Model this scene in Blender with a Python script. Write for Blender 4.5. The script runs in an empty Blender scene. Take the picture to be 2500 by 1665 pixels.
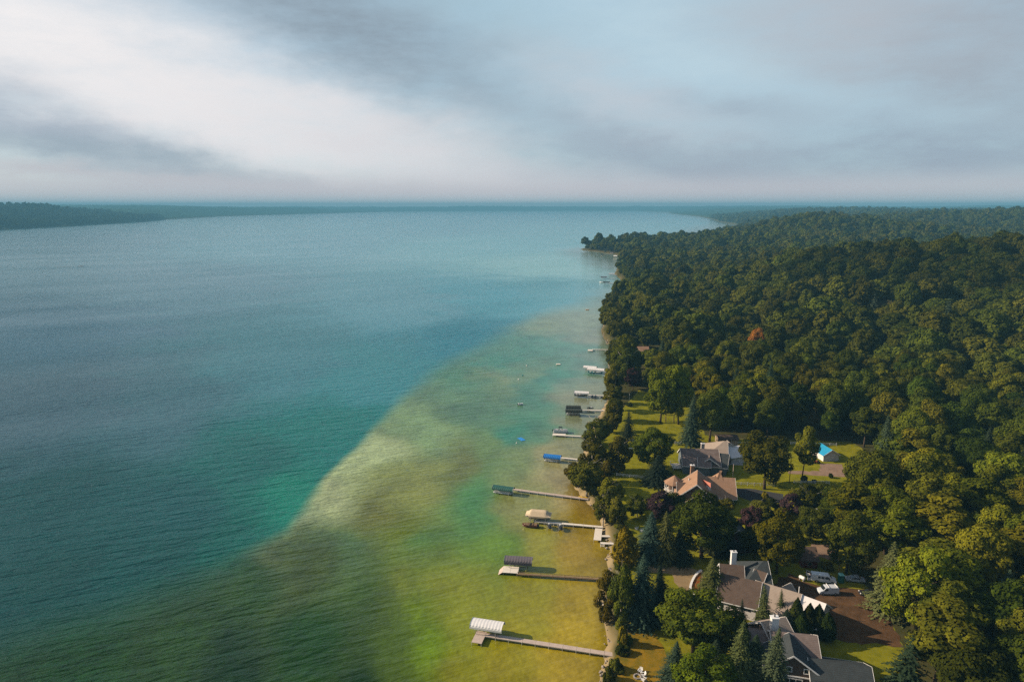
import bpy, bmesh, math, random
import numpy as np
from mathutils import Vector, Matrix, noise as mnoise

# ------------------------------------------------------------------ camera, sky, sun, exposure
SC = bpy.context.scene
COL = SC.collection
CAM_H = 97.0
FPX = 1667.0
PITCH = math.atan((832.5 - 503.0) / FPX)
cam_d = bpy.data.cameras.new('camera')
cam_d.sensor_width = 36.0
cam_d.lens = 36.0 * FPX / 2500.0
cam_d.clip_start = 1.0
cam_d.clip_end = 60000.0
cam = bpy.data.objects.new('camera', cam_d)
COL.objects.link(cam)
cam.location = (0, 0, CAM_H)
cam.rotation_euler = (math.pi / 2 - PITCH, 0, 0)
SC.camera = cam

SUN_EL = math.radians(26.5)
SUN_DIR = Vector((-0.985, 0.13, 0)).normalized() * math.cos(SUN_EL) + Vector((0, 0, math.sin(SUN_EL)))   # towards the sun
SKY_STRENGTH = 0.1
sun_d = bpy.data.lights.new('sun', 'SUN')
sun_d.energy = 5.0
sun_d.angle = math.radians(0.6)
sun_d.color = (1.0, 0.83, 0.62)
sun = bpy.data.objects.new('sun', sun_d)
COL.objects.link(sun)
sun.location = SUN_DIR * 400
sun.rotation_euler = (-SUN_DIR).to_track_quat('-Z', 'Y').to_euler()

SC.view_settings.view_transform = 'Standard'
SC.view_settings.look = 'None'
SC.view_settings.exposure = 1.0
SC.view_settings.gamma = 1.0
SC.view_settings.use_curve_mapping = False
SC.render.engine = 'CYCLES'
SC.cycles.use_denoising = False
SC.cycles.max_bounces = 5
SC.cycles.diffuse_bounces = 2
SC.cycles.glossy_bounces = 2
SC.cycles.transmission_bounces = 3
SC.cycles.volume_bounces = 0
SC.cycles.transparent_max_bounces = 8
SC.cycles.sample_clamp_indirect = 4.0


def P(px, py, z=0.0):
    """Where the sight line of a spot in the photograph meets the level z (metres)."""
    u = (px - 1250.0) / FPX
    v = (py - 832.5) / FPX
    c, s = math.cos(PITCH), math.sin(PITCH)
    dy, dz = c - v * s, -s - v * c
    t = (z - CAM_H) / dz
    return Vector((u * t, dy * t, z))


def az_el(px, py):
    u = (px - 1250.0) / FPX
    v = (py - 832.5) / FPX
    c, s = math.cos(PITCH), math.sin(PITCH)
    d = Vector((u, c - v * s, -s - v * c)).normalized()
    return math.atan2(d.x, d.y), math.asin(d.z)


class NT:
    """A short way to write node trees."""
    def __init__(self, tree):
        self.t = tree
        self.n = tree.nodes
        self.l = tree.links

    def new(self, kind, **kw):
        nd = self.n.new(kind)
        for k, v in kw.items():
            setattr(nd, k, v)
        return nd

    def put(self, sock, v):
        if isinstance(v, bpy.types.NodeSocket):
            self.l.new(v, sock)
        else:
            sock.default_value = v

    def math(self, op, a, b=0.0, c=None, clamp=False):
        nd = self.new('ShaderNodeMath', operation=op, use_clamp=clamp)
        self.put(nd.inputs[0], a)
        self.put(nd.inputs[1], b)
        if c is not None:
            self.put(nd.inputs[2], c)
        return nd.outputs[0]

    def mix(self, f, a, b, mode='MIX'):
        nd = self.new('ShaderNodeMix', data_type='RGBA', blend_type=mode)
        self.put(nd.inputs[0], f)
        self.put(nd.inputs[6], a)
        self.put(nd.inputs[7], b)
        return nd.outputs[2]

    def noise(self, vec, scale, detail=3.0, rough=0.5, dim='3D'):
        nd = self.new('ShaderNodeTexNoise', noise_dimensions=dim)
        if vec is not None:
            self.l.new(vec, nd.inputs['Vector'])
        nd.inputs['Scale'].default_value = scale
        nd.inputs['Detail'].default_value = detail
        nd.inputs['Roughness'].default_value = rough
        return nd.outputs['Fac']

    def ramp(self, f, stops):
        nd = self.new('ShaderNodeValToRGB')
        self.l.new(f, nd.inputs[0])
        el = nd.color_ramp.elements
        while len(el) < len(stops):
            el.new(0.5)
        for e, (p, c) in zip(el, stops):
            e.position = p
            e.color = (c[0], c[1], c[2], 1) if not isinstance(c, (int, float)) else (c, c, c, 1)
        return nd.outputs[0]

    def mapping(self, vec, scale=(1, 1, 1), rot=(0, 0, 0), loc=(0, 0, 0)):
        nd = self.new('ShaderNodeMapping')
        self.l.new(vec, nd.inputs[0])
        nd.inputs['Location'].default_value = loc
        nd.inputs['Rotation'].default_value = rot
        nd.inputs['Scale'].default_value = scale
        return nd.outputs[0]


def build_world():
    w = bpy.data.worlds.new('World')
    SC.world = w
    w.use_nodes = True
    T = NT(w.node_tree)
    w.node_tree.nodes.clear()
    out = T.new('ShaderNodeOutputWorld')
    bg = T.new('ShaderNodeBackground')
    bg.inputs['Strength'].default_value = SKY_STRENGTH
    T.l.new(bg.outputs[0], out.inputs[0])
    sky = T.new('ShaderNodeTexSky', sky_type='NISHITA')
    sky.sun_disc = False
    sky.sun_elevation = SUN_EL
    sky.sun_rotation = math.atan2(SUN_DIR.x, SUN_DIR.y)
    sky.altitude = 300
    sky.air_density = 1.0
    sky.dust_density = 1.5
    co = T.new('ShaderNodeTexCoord')
    sep = T.new('ShaderNodeSeparateXYZ')
    T.l.new(co.outputs['Generated'], sep.inputs[0])
    X, Y, Z = sep.outputs
    Zc = T.math('MAXIMUM', Z, 0.0)
    az = T.math('ARCTAN2', X, Y)
    el = T.math('ARCSINE', T.math('MINIMUM', Z, 1.0))
    k = 1.0 / SKY_STRENGTH / 2 ** SC.view_settings.exposure      # colours as they look in the picture

    def c(r, g, b):
        def lin(v):
            v /= 255.0
            return (v / 12.92 if v < 0.04045 else ((v + 0.055) / 1.055) ** 2.4) * k
        return (lin(r), lin(g), lin(b), 1)

    # streaky stratus: noise on a sheet high above, stretched along the wind
    den = T.math('ADD', Zc, 0.10)
    cv = T.new('ShaderNodeCombineXYZ')
    T.l.new(T.math('DIVIDE', X, den), cv.inputs[0])
    T.l.new(T.math('DIVIDE', Y, den), cv.inputs[1])
    sheet = T.mapping(cv.outputs[0], scale=(0.55, 1.0, 1), rot=(0, 0, math.radians(32)))
    n1 = T.noise(sheet, 0.9, 5, 0.55)
    n2 = T.noise(T.mapping(sheet, scale=(1.0, 1.6, 1), loc=(7.3, 2.1, 0)), 1.9, 5, 0.55)
    # slow warp for the outlines of the banks
    wv = T.new('ShaderNodeCombineXYZ')
    T.l.new(az, wv.inputs[0])
    T.l.new(T.math('MULTIPLY', el, 2.2), wv.inputs[1])
    wa = T.math('SUBTRACT', T.noise(wv.outputs[0], 4.5, 6, 0.6), 0.5)
    wb = T.math('SUBTRACT', T.noise(T.mapping(wv.outputs[0], loc=(3.1, 5.7, 1.0)), 4.5, 6, 0.6), 0.5)
    azw = T.math('ADD', az, T.math('MULTIPLY', wa, 0.24))
    elw = T.math('ADD', el, T.math('MULTIPLY', wb, 0.12))

    def bank(px, py, rx, ry, tilt, azw=azw, elw=elw):
        """Soft elliptical cloud bank around a bearing and height in the sky; sizes in px of the photograph."""
        a0, e0 = az_el(px, py)
        ca, sa = math.cos(math.radians(tilt)), math.sin(math.radians(tilt))
        da = T.math('SUBTRACT', azw, a0)
        de = T.math('SUBTRACT', elw, e0)
        p = T.math('ADD', T.math('MULTIPLY', da, ca * FPX / rx), T.math('MULTIPLY', de, sa * FPX / rx))
        q = T.math('ADD', T.math('MULTIPLY', da, -sa * FPX / ry), T.math('MULTIPLY', de, ca * FPX / ry))
        s2 = T.math('ADD', T.math('MULTIPLY', p, p), T.math('MULTIPLY', q, q))
        return T.math('EXPONENT', T.math('MULTIPLY', s2, -1.0), 0.0)

    clear = T.mix(T.ramp(T.math('MAXIMUM', Z, 0.0), [(0.26, 0.72), (0.80, 0.12)]), sky.outputs[0], c(164, 198, 214))
    col = T.mix(T.ramp(n1, [(0.40, 0.0), (0.68, 0.45)]), clear, c(178, 190, 201))
    # whiter towards the sun
    dot = T.new('ShaderNodeVectorMath', operation='DOT_PRODUCT')
    T.l.new(co.outputs['Generated'], dot.inputs[0])
    dot.inputs[1].default_value = SUN_DIR
    glow = T.ramp(dot.outputs['Value'], [(0.42, 0.0), (0.98, 0.75)])
    col = T.mix(glow, col, c(226, 222, 222))
    layers = [
        # px, py, rx, ry, tilt, colour, strength
        (1750, 120, 620, 200, -12, c(192, 216, 228), 0.9),
        (1180, 60, 300, 130, -30, c(160, 190, 204), 0.55),
        (300, 190, 760, 155, -20, c(246, 243, 243), 1.15),
        (900, 360, 560, 105, -14, c(232, 229, 231), 1.0),
        (1330, 420, 420, 60, -8, c(206, 209, 215), 0.6),
        (800, 50, 470, 110, -22, c(142, 157, 170), 1.0),
        (60, 300, 380, 75, -18, c(160, 172, 188), 0.8),
        (330, 400, 620, 38, -9, c(158, 174, 186), 0.85),
        (250, 435, 420, 14, -3, c(202, 198, 202), 0.6),
        (2420, 120, 420, 130, -14, c(158, 170, 182), 0.9),
        (2050, 60, 240, 90, -14, c(186, 190, 198), 0.6),
        (2150, 385, 620, 80, 4, c(158, 173, 188), 0.95),
        (1640, 385, 340, 50, -16, c(160, 174, 188), 0.95),
        (1500, 240, 260, 60, -20, c(200, 206, 214), 0.7),
        (1780, 265, 180, 45, -8, c(164, 180, 194), 0.85),
        (1250, 470, 2600, 34, 0, c(208, 202, 207), 0.8),
        (1250, 497, 2600, 13, 0, c(200, 204, 208), 0.8),
    ]
    puff = T.noise(T.mapping(wv.outputs[0], loc=(1.7, 2.9, 4.0), scale=(1.0, 1.5, 1.0)), 9.0, 7, 0.62)
    brk = T.ramp(puff, [(0.34, 0.62), (0.60, 1.0)])
    for (px, py, rx, ry, tilt, cc, st) in layers:
        if rx > 2000:       # the even haze low over the horizon
            f = T.math('MULTIPLY', bank(px, py, rx, ry, tilt, az, el), st, clamp=True)
        else:
            f = T.math('MULTIPLY', T.math('MULTIPLY', bank(px, py, rx, ry, tilt), st), brk, clamp=True)
        col = T.mix(f, col, cc)
    T.l.new(col, bg.inputs['Color'])


build_world()

# ------------------------------------------------------------------ helpers
G0 = 2.5            # level of the lawns above the lake


def lin(r, g, b):
    def f(v):
        v /= 255.0
        return v / 12.92 if v < 0.04045 else ((v + 0.055) / 1.055) ** 2.4
    return (f(r), f(g), f(b))


MATS = {}


def mat(name, color, rough=0.7, var=0.15, scale=1.5, metallic=0.0, bump=0.0, color2=None, lines=None, spec=0.3):
    """A procedural material: colour varied by noise, fine relief, optional fine rows (lines = (axis, rows per metre))."""
    if name in MATS:
        return MATS[name]
    color = tuple(v * 0.80 for v in color)
    color2 = tuple(v * 0.80 for v in color2) if color2 else None
    m = bpy.data.materials.new(name)
    m.use_nodes = True
    T = NT(m.node_tree)
    bsdf = m.node_tree.nodes['Principled BSDF']
    co = T.new('ShaderNodeNewGeometry').outputs['Position']
    n = T.noise(co, scale, 4, 0.6)
    c2 = color2 if color2 else tuple(v * (1 - var * 2.2) for v in color)
    colr = T.mix(T.ramp(n, [(0.3, 0), (0.7, 1)]), (*color, 1), (*c2, 1))
    if lines:
        sp = T.new('ShaderNodeSeparateXYZ')
        T.l.new(co, sp.inputs[0])
        s = T.math('FRACT', T.math('MULTIPLY', sp.outputs[lines[0]], lines[1]))
        colr = T.mix(T.math('MULTIPLY', T.math('LESS_THAN', s, 0.16), 0.3), colr, (0, 0, 0, 1))
    T.l.new(colr, bsdf.inputs['Base Color'])
    bsdf.inputs['Roughness'].default_value = rough
    bsdf.inputs['Metallic'].default_value = metallic
    bsdf.inputs['Specular IOR Level'].default_value = spec
    if bump:
        b = T.new('ShaderNodeBump')
        b.inputs['Strength'].default_value = 0.6
        b.inputs['Distance'].default_value = bump
        T.l.new(T.noise(co, scale * 6, 3, 0.6), b.inputs['Height'])
        T.l.new(b.outputs[0], bsdf.inputs['Normal'])
    MATS[name] = m
    return m


def leaf_mat(name, color, color2, trans=0.22):
    """Foliage: colour from the object's own tint, varied tree by tree and clump by clump; some light comes through."""
    m = bpy.data.materials.new(name)
    m.use_nodes = True
    T = NT(m.node_tree)
    m.node_tree.nodes.clear()
    out = T.new('ShaderNodeOutputMaterial')
    oi = T.new('ShaderNodeObjectInfo')
    ge = T.new('ShaderNodeNewGeometry')
    n = T.noise(ge.outputs['Position'], 0.45, 3, 0.6)
    base = T.mix(T.ramp(n, [(0.32, 0), (0.68, 1)]), (*color, 1), (*color2, 1))
    hsv = T.new('ShaderNodeHueSaturation')
    T.l.new(base, hsv.inputs['Color'])
    T.l.new(T.math('MULTIPLY_ADD', oi.outputs['Random'], 0.05, 0.475), hsv.inputs['Hue'])
    r2 = T.math('FRACT', T.math('MULTIPLY', oi.outputs['Random'], 7.31))
    T.l.new(T.math('MULTIPLY_ADD', r2, 0.75, 0.62), hsv.inputs['Value'])
    hsv.inputs['Saturation'].default_value = 1.0
    tint = T.mix(1.0, hsv.outputs[0], oi.outputs['Color'], 'MULTIPLY')
    d = T.new('ShaderNodeBsdfDiffuse')
    T.l.new(tint, d.inputs['Color'])
    tr = T.new('ShaderNodeBsdfTranslucent')
    T.l.new(tint, tr.inputs['Color'])
    mx = T.new('ShaderNodeMixShader')
    mx.inputs[0].default_value = trans
    T.l.new(d.outputs[0], mx.inputs[1])
    T.l.new(tr.outputs[0], mx.inputs[2])
    T.l.new(mx.outputs[0], out.inputs[0])
    MATS[name] = m
    return m


class MB:
    """Collects boxes, bars, prisms in world metres; build() links them as ONE mesh object."""
    def __init__(self):
        self.v = []
        self.f = []
        self.smooth = False

    def add(self, vs, fs):
        o = len(self.v)
        self.v += [tuple(p) for p in vs]
        self.f += [tuple(i + o for i in f) for f in fs]
        return self

    def box(self, c, size, yaw=0.0, M=None):
        sx, sy, sz = (s / 2 for s in size)
        R = M if M is not None else Matrix.Rotation(yaw, 3, 'Z')
        c = Vector(c)
        vs = [c + R @ Vector((x, y, z)) for x in (-sx, sx) for y in (-sy, sy) for z in (-sz, sz)]
        return self.add(vs, [(0, 1, 3, 2), (4, 6, 7, 5), (0, 4, 5, 1), (2, 3, 7, 6), (0, 2, 6, 4), (1, 5, 7, 3)])

    def bar(self, a, b, r, n=6, r2=None):
        a, b = Vector(a), Vector(b)
        d = (b - a).normalized()
        u = d.orthogonal().normalized()
        w = d.cross(u)
        r2 = r if r2 is None else r2
        vs = []
        for (p, rr) in ((a, r), (b, r2)):
            for i in range(n):
                t = 2 * math.pi * i / n
                vs.append(p + (u * math.cos(t) + w * math.sin(t)) * rr)
        fs = [(i, (i + 1) % n, n + (i + 1) % n, n + i) for i in range(n)]
        fs += [tuple(range(n - 1, -1, -1)), tuple(range(n, 2 * n))]
        return self.add(vs, fs)

    def beam(self, a, b, w, h):
        """A square bar from a to b, w wide and h high."""
        a, b = Vector(a), Vector(b)
        d = (b - a)
        x = d.normalized()
        up = Vector((0, 0, 1)) if abs(x.z) < 0.95 else Vector((0, 1, 0))
        y = up.cross(x).normalized()
        z = x.cross(y)
        M = Matrix((x, y, z)).transposed()
        return self.box((a + b) / 2, (d.length, w, h), M=M)

    def prism(self, pts, off):
        """Polygon pts (3-D, planar) pushed along the vector off, closed."""
        n = len(pts)
        a = [Vector(p) for p in pts]
        b = [p + Vector(off) for p in a]
        fs = [tuple(range(n - 1, -1, -1)), tuple(range(n, 2 * n))]
        fs += [(i, (i + 1) % n, n + (i + 1) % n, n + i) for i in range(n)]
        return self.add(a + b, fs)

    def loft(self, rings, cap=True, closed=True):
        n = len(rings[0])
        vs = [p for r in rings for p in r]
        fs = []
        for j in range(len(rings) - 1):
            for i in range(n if closed else n - 1):
                k = (i + 1) % n
                fs.append((j * n + i, j * n + k, (j + 1) * n + k, (j + 1) * n + i))
        if cap:
            fs.append(tuple(range(n - 1, -1, -1)))
            fs.append(tuple((len(rings) - 1) * n + i for i in range(n)))
        return self.add(vs, fs)

    def build(self, name, m, parent=None, fix=True):
        o0 = Vector(parent.matrix_world.translation) if parent is not None else Vector((0, 0, 0))
        o0 = ORIGIN.get(parent.name, o0) if parent is not None else o0
        me = bpy.data.meshes.new(name)
        me.from_pydata([(p[0] - o0.x, p[1] - o0.y, p[2] - o0.z) for p in self.v], [], self.f)
        if fix:
            bm = bmesh.new()
            bm.from_mesh(me)
            bmesh.ops.recalc_face_normals(bm, faces=bm.faces)
            bm.to_mesh(me)
            bm.free()
        if self.smooth:
            for p in me.polygons:
                p.use_smooth = True
        me.materials.append(m)
        ob = bpy.data.objects.new(name, me)
        COL.objects.link(ob)
        if parent is not None:
            ob.parent = parent
            ORIGIN[ob.name] = o0
        return ob


ORIGIN = {}     # world position of the frame that an object's mesh is written in


def tag(o, label, cat, group=None):
    o['label'] = label
    o['category'] = cat
    if group:
        o['group'] = group
    return o


def thing(name, loc, label, cat, group=None):
    e = bpy.data.objects.new(name, None)
    e.empty_display_size = 0.5
    COL.objects.link(e)
    e.location = loc
    ORIGIN[e.name] = Vector(loc)
    return tag(e, label, cat, group)


def setting(o, kind='structure'):
    o['kind'] = kind
    return o


# ------------------------------------------------------------------ terrain
K = 2500 / 2354.0
shore_px = [(1345, 1668), (1370, 1568), (1392, 1515), (1397, 1480), (1388, 1440), (1378, 1370), (1396, 1312), (1400, 1262), (1392, 1215),
            (1366, 1165), (1345, 1148), (1322, 1120), (1340, 1062), (1352, 1005), (1386, 945), (1401, 910), (1399, 850), (1403, 800),
            (1383, 762), (1402, 700), (1436, 682), (1440, 662), (1430, 645), (1414, 630), (1428, 600), (1428, 588), (1405, 583), (1365, 578), (1332, 574)]
shore_w = [P(x * K, y * K, 0).xy for x, y in shore_px]
EAST = [(12, -400), (14, 60)] + [tuple(p) for p in shore_w]
EAST += [(178, 1610), (290, 1640), (430, 1750), (600, 2100), (880, 2700), (1120, 3300), (1190, 3700), (1290, 4300), (1500, 5200), (1750, 6500),
         (1950, 8200), (2120, 9400), (2300, 9700), (2500, 11000), (2400, 13600)]
WEST = [(1000, 13900), (-900, 13100), (-2048, 11809), (-2500, 9000), (-2746, 6471), (-2500, 5000), (-2260, 4103), (-2102, 2838), (-2000, 1800), (-2100, -400)]
LAKE = np.array(EAST + WEST, dtype=float)


def lake_dist(X, Y):
    """Signed distance to the shoreline in metres: positive on land, negative on the lake."""
    X = np.asarray(X, float)
    Y = np.asarray(Y, float)
    best = np.full(X.shape, 1e18)
    inside = np.zeros(X.shape, bool)
    n = len(LAKE)
    for i in range(n):
        ax, ay = LAKE[i]
        bx, by = LAKE[(i + 1) % n]
        ex, ey = bx - ax, by - ay
        t = np.clip(((X - ax) * ex + (Y - ay) * ey) / (ex * ex + ey * ey), 0, 1)
        dd = (X - ax - t * ex) ** 2 + (Y - ay - t * ey) ** 2
        best = np.minimum(best, dd)
        cr = ((ay > Y) != (by > Y)) & (X < (bx - ax) * (Y - ay) / ((by - ay) if by != ay else 1e-9) + ax)
        inside ^= cr
    d = np.sqrt(best)
    return np.where(inside, -d, d)


def vnoise(X, Y, seed=0):
    xi = np.floor(X).astype(np.int64)
    yi = np.floor(Y).astype(np.int64)
    fx = X - xi
    fy = Y - yi
    fx = fx * fx * (3 - 2 * fx)
    fy = fy * fy * (3 - 2 * fy)

    def h(a, b):
        v = (a * 374761393 + b * 668265263 + seed * 1442695041) & 0x7fffffff
        v = ((v ^ (v >> 13)) * 1274126177) & 0x7fffffff
        return ((v ^ (v >> 16)) & 0xffff) / 65535.0
    return (h(xi, yi) * (1 - fx) + h(xi + 1, yi) * fx) * (1 - fy) + (h(xi, yi + 1) * (1 - fx) + h(xi + 1, yi + 1) * fx) * fy


def fbm(X, Y, s, oct=4, seed=0):
    r = 0
    a = 0.5
    for k in range(oct):
        r = r + a * vnoise(X / s, Y / s, seed + k * 17)
        a *= 0.5
        s = s * 0.5
    return r / (1 - 0.5 ** oct)


def sstep(a, b, x):
    t = np.clip((x - a) / (b - a), 0, 1)
    return t * t * (3 - 2 * t)


def height(X, Y, canopy=False):
    X = np.asarray(X, float)
    Y = np.asarray(Y, float)
    d = lake_dist(X, Y)
    d = d + np.where(np.abs(d) < 30, (fbm(X, Y, 5, 2, 3) - 0.5) * 2.4, 0)
    R = np.hypot(X, Y)
    bank = 0.25 + (G0 - 0.25) * sstep(0, 4.5, d)
    d0 = 125 - 95 * sstep(340, 560, Y)
    ramp = sstep(0, 1, (d - d0) / 280.0)
    A = 36 * np.exp(-0.5 * ((Y - 640) / np.where(Y > 640, 150.0, 190.0)) ** 2) * (0.75 + 0.5 * fbm(X, Y, 260, 2, 5))
    B = 22 * np.exp(-0.5 * ((Y - 2300 + 0.1 * (X - 700)) / 330.0) ** 2) * (0.5 + 1.0 * fbm(X, Y, 420, 3, 8))
    B = B + 40 * np.exp(-0.5 * (((X - 690) / 230.0) ** 2 + ((Y - 1760) / 230.0) ** 2)) + 20 * np.exp(-0.5 * (((X - 1500) / 300.0) ** 2 + ((Y - 2050) / 220.0) ** 2))
    near = ramp * (A + B + 4 + 18 * (fbm(X, Y, 170, 3, 2) - 0.5))
    far = sstep(2000, 3600, R) * (14 + 52 * fbm(X, Y, 1500, 4, 11) ** 1.3) * sstep(0, 700, d)
    rim = sstep(6500, 13500, R) * 34 * (0.55 + 0.75 * fbm(X, Y, 3000, 3, 21)) * sstep(100, 1500, d)
    west = np.where(X < -1300, (6 + 62 * fbm(X, Y, 800, 4, 31) ** 1.2) * sstep(0, 520, d) + 62 * sstep(1300, 4200, d) * (0.5 + 0.9 * fbm(X, Y, 1600, 3, 33)), 0) * (1 - sstep(9000, 12500, R))
    far = np.where((X < -1300), np.maximum(far * 0.6, 0), far)
    land = bank + near + far + rim + west
    land = np.where(land > 95, 95 + 0.22 * (land - 95), land)
    if canopy:
        # beyond the single trees the sheet carries the wood's own height
        e = sstep(2500, 2900, R)
        land = land + e * sstep(4, 30, d) * (11 + 8 * (fbm(X, Y, 45, 2, 41) - 0.5))
    bed = np.maximum(-0.25 + 0.10 * d, -9.0) - 0.1
    return np.where(d > 0, land, np.where(d > -3, -0.1 + 0.12 * d, bed))


def ground_z(x, y):
    return float(height(np.array([x]), np.array([y]))[0])


def PG(px, py):
    """Spot of the photograph on the ground."""
    z = G0
    for _ in range(6):
        p = P(px, py, z)
        z = 0.5 * z + 0.5 * max(0.0, ground_z(p.x, p.y))
    p = P(px, py, z)
    return p


def fan_rows(y0, y1, base, k):
    ys = [y0]
    while ys[-1] < y1:
        ys.append(ys[-1] + max(base, k * abs(ys[-1])))
    return np.array(ys)


def grid_faces(nr, nc):
    r, c = np.meshgrid(np.arange(nr - 1), np.arange(nc - 1), indexing='ij')
    a = (r * nc + c).ravel()
    return np.stack([a, a + 1, a + nc + 1, a + nc], 1)


def np_mesh(name, V, F, smooth=True):
    me = bpy.data.meshes.new(name)
    me.vertices.add(len(V))
    me.vertices.foreach_set('co', V.astype(np.float32).ravel())
    nf = len(F)
    k = F.shape[1]
    me.loops.add(nf * k)
    me.loops.foreach_set('vertex_index', F.astype(np.int32).ravel())
    me.polygons.add(nf)
    me.polygons.foreach_set('loop_start', (np.arange(nf) * k).astype(np.int32))
    me.polygons.foreach_set('loop_total', np.full(nf, k, np.int32))
    me.update(calc_edges=True)
    me.polygons.foreach_set('use_smooth', np.full(nf, smooth, bool))
    return me


def terrain_material():
    m = bpy.data.materials.new('woodland_floor')
    m.use_nodes = True
    T = NT(m.node_tree)
    b = m.node_tree.nodes['Principled BSDF']
    at = T.new('ShaderNodeAttribute', attribute_name='cover')
    pos = T.new('ShaderNodeNewGeometry').outputs['Position']
    n = T.noise(pos, 0.25, 5, 0.65)
    n2 = T.noise(pos, 0.035, 4, 0.6)
    soil = T.mix(T.ramp(n, [(0.3, 0), (0.7, 1)]), (0.030, 0.034, 0.012, 1), (0.060, 0.052, 0.020, 1))
    sand = T.mix(n, (0.36, 0.27, 0.15, 1), (0.22, 0.16, 0.09, 1))
    wood = T.mix(T.ramp(n2, [(0.38, 0), (0.62, 1)]), (0.012, 0.030, 0.016, 1), (0.040, 0.062, 0.026, 1))
    sp = T.new('ShaderNodeSeparateColor')
    T.l.new(at.outputs['Color'], sp.inputs[0])
    c = T.mix(sp.outputs[0], soil, sand)
    c = T.mix(sp.outputs[1], c, wood)
    field = T.mix(n, (0.42, 0.36, 0.22, 1), (0.30, 0.28, 0.13, 1))
    c = T.mix(sp.outputs[2], c, field)
    T.l.new(c, b.inputs['Base Color'])
    b.inputs['Roughness'].default_value = 0.95
    b.inputs['Specular IOR Level'].default_value = 0.0
    bp = T.new('ShaderNodeBump')
    bp.inputs['Distance'].default_value = 2.5
    bp.inputs['Strength'].default_value = 0.5
    T.l.new(T.math('MULTIPLY', T.noise(pos, 0.06, 4, 0.65), sp.outputs[1]), bp.inputs['Height'])
    T.l.new(bp.outputs[0], b.inputs['Normal'])
    return m


FIELDS = [(2800, 4650, 130, 260), (4600, 6200, 300, 420)]


def build_terrain():
    ys = np.concatenate([np.linspace(-400, 60, 24)[:-1], fan_rows(60, 15600, 3.0, 0.0125)])
    us = np.linspace(-1, 1, 420)
    us = np.sign(us) * (0.55 * np.abs(us) + 0.75 * np.abs(us) ** 3)
    Yg, Ug = np.meshgrid(ys, us, indexing='ij')
    Xg = Ug * (np.maximum(Yg, 0) + 420.0)
    Z = height(Xg, Yg, True)
    V = np.stack([Xg.ravel(), Yg.ravel(), Z.ravel()], 1)
    me = np_mesh('terrain', V, grid_faces(len(ys), len(us)))
    d = lake_dist(Xg, Yg).ravel()
    R = np.hypot(Xg, Yg).ravel()
    colr = np.zeros((len(V), 4), np.float32)
    near = V[:, 1] < 330
    colr[:, 0] = np.where(near, 0.75 * (1 - sstep(0.6, 1.9, d)), np.where(R < 2500, 0.25 * (1 - sstep(0.0, 1.5, d)), 0.12 * (1 - sstep(4, 16, d))))
    colr[:, 1] = sstep(2400, 2800, R) * sstep(3, 25, d)
    fl = np.zeros(len(V))
    for (fx, fy, rx, ry) in FIELDS:
        fl = np.maximum(fl, (((V[:, 0] - fx) / rx) ** 2 + ((V[:, 1] - fy) / ry) ** 2 < 1).astype(float))
    colr[:, 2] = fl
    colr[:, 3] = 1
    a = me.color_attributes.new('cover', 'FLOAT_COLOR', 'POINT')
    a.data.foreach_set('color', colr.ravel())
    me.materials.append(terrain_material())
    print('highest ground', Z.max(), 'nearest 6km', Z[np.hypot(Xg, Yg) < 6000].max())
    o = bpy.data.objects.new('terrain', me)
    COL.objects.link(o)
    setting(o)


build_terrain()

# ------------------------------------------------------------------ lake
# Shallows and deep water carry colours (sand, weed, depth) set out by bearing and range; far deep colours include painted sky reflection.
DROP = [(-900, 1760), (-300, 1640), (0, 1580), (300, 1492), (480, 1420), (620, 1352), (705, 1300), (750, 1225), (850, 1115), (940, 1030), (1005, 955),
        (1090, 890), (1200, 835), (1290, 782), (1345, 762), (1420, 748), (1470, 720), (1490, 680), (1470, 655), (1440, 640), (1380, 616),
        (1420, 606), (1560, 590), (1650, 570), (1745, 546), (1700, 530), (1620, 522)]
DEEP_C = [  # px, py, colour of the water, far ones raised to stand for sky reflection
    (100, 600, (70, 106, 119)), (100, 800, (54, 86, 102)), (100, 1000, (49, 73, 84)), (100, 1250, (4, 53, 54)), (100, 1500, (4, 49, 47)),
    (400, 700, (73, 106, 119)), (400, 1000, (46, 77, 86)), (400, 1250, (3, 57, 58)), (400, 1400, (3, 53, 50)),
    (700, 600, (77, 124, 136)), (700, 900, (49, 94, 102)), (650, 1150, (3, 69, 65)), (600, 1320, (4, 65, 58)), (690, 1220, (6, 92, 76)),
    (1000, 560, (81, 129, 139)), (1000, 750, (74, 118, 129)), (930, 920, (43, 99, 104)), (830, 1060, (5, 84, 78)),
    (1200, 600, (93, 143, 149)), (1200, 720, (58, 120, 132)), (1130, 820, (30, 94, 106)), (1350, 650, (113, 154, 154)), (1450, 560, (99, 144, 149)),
    (1300, 520, (99, 135, 146)), (700, 520, (88, 121, 135)), (1330, 715, (64, 120, 128))]
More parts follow.
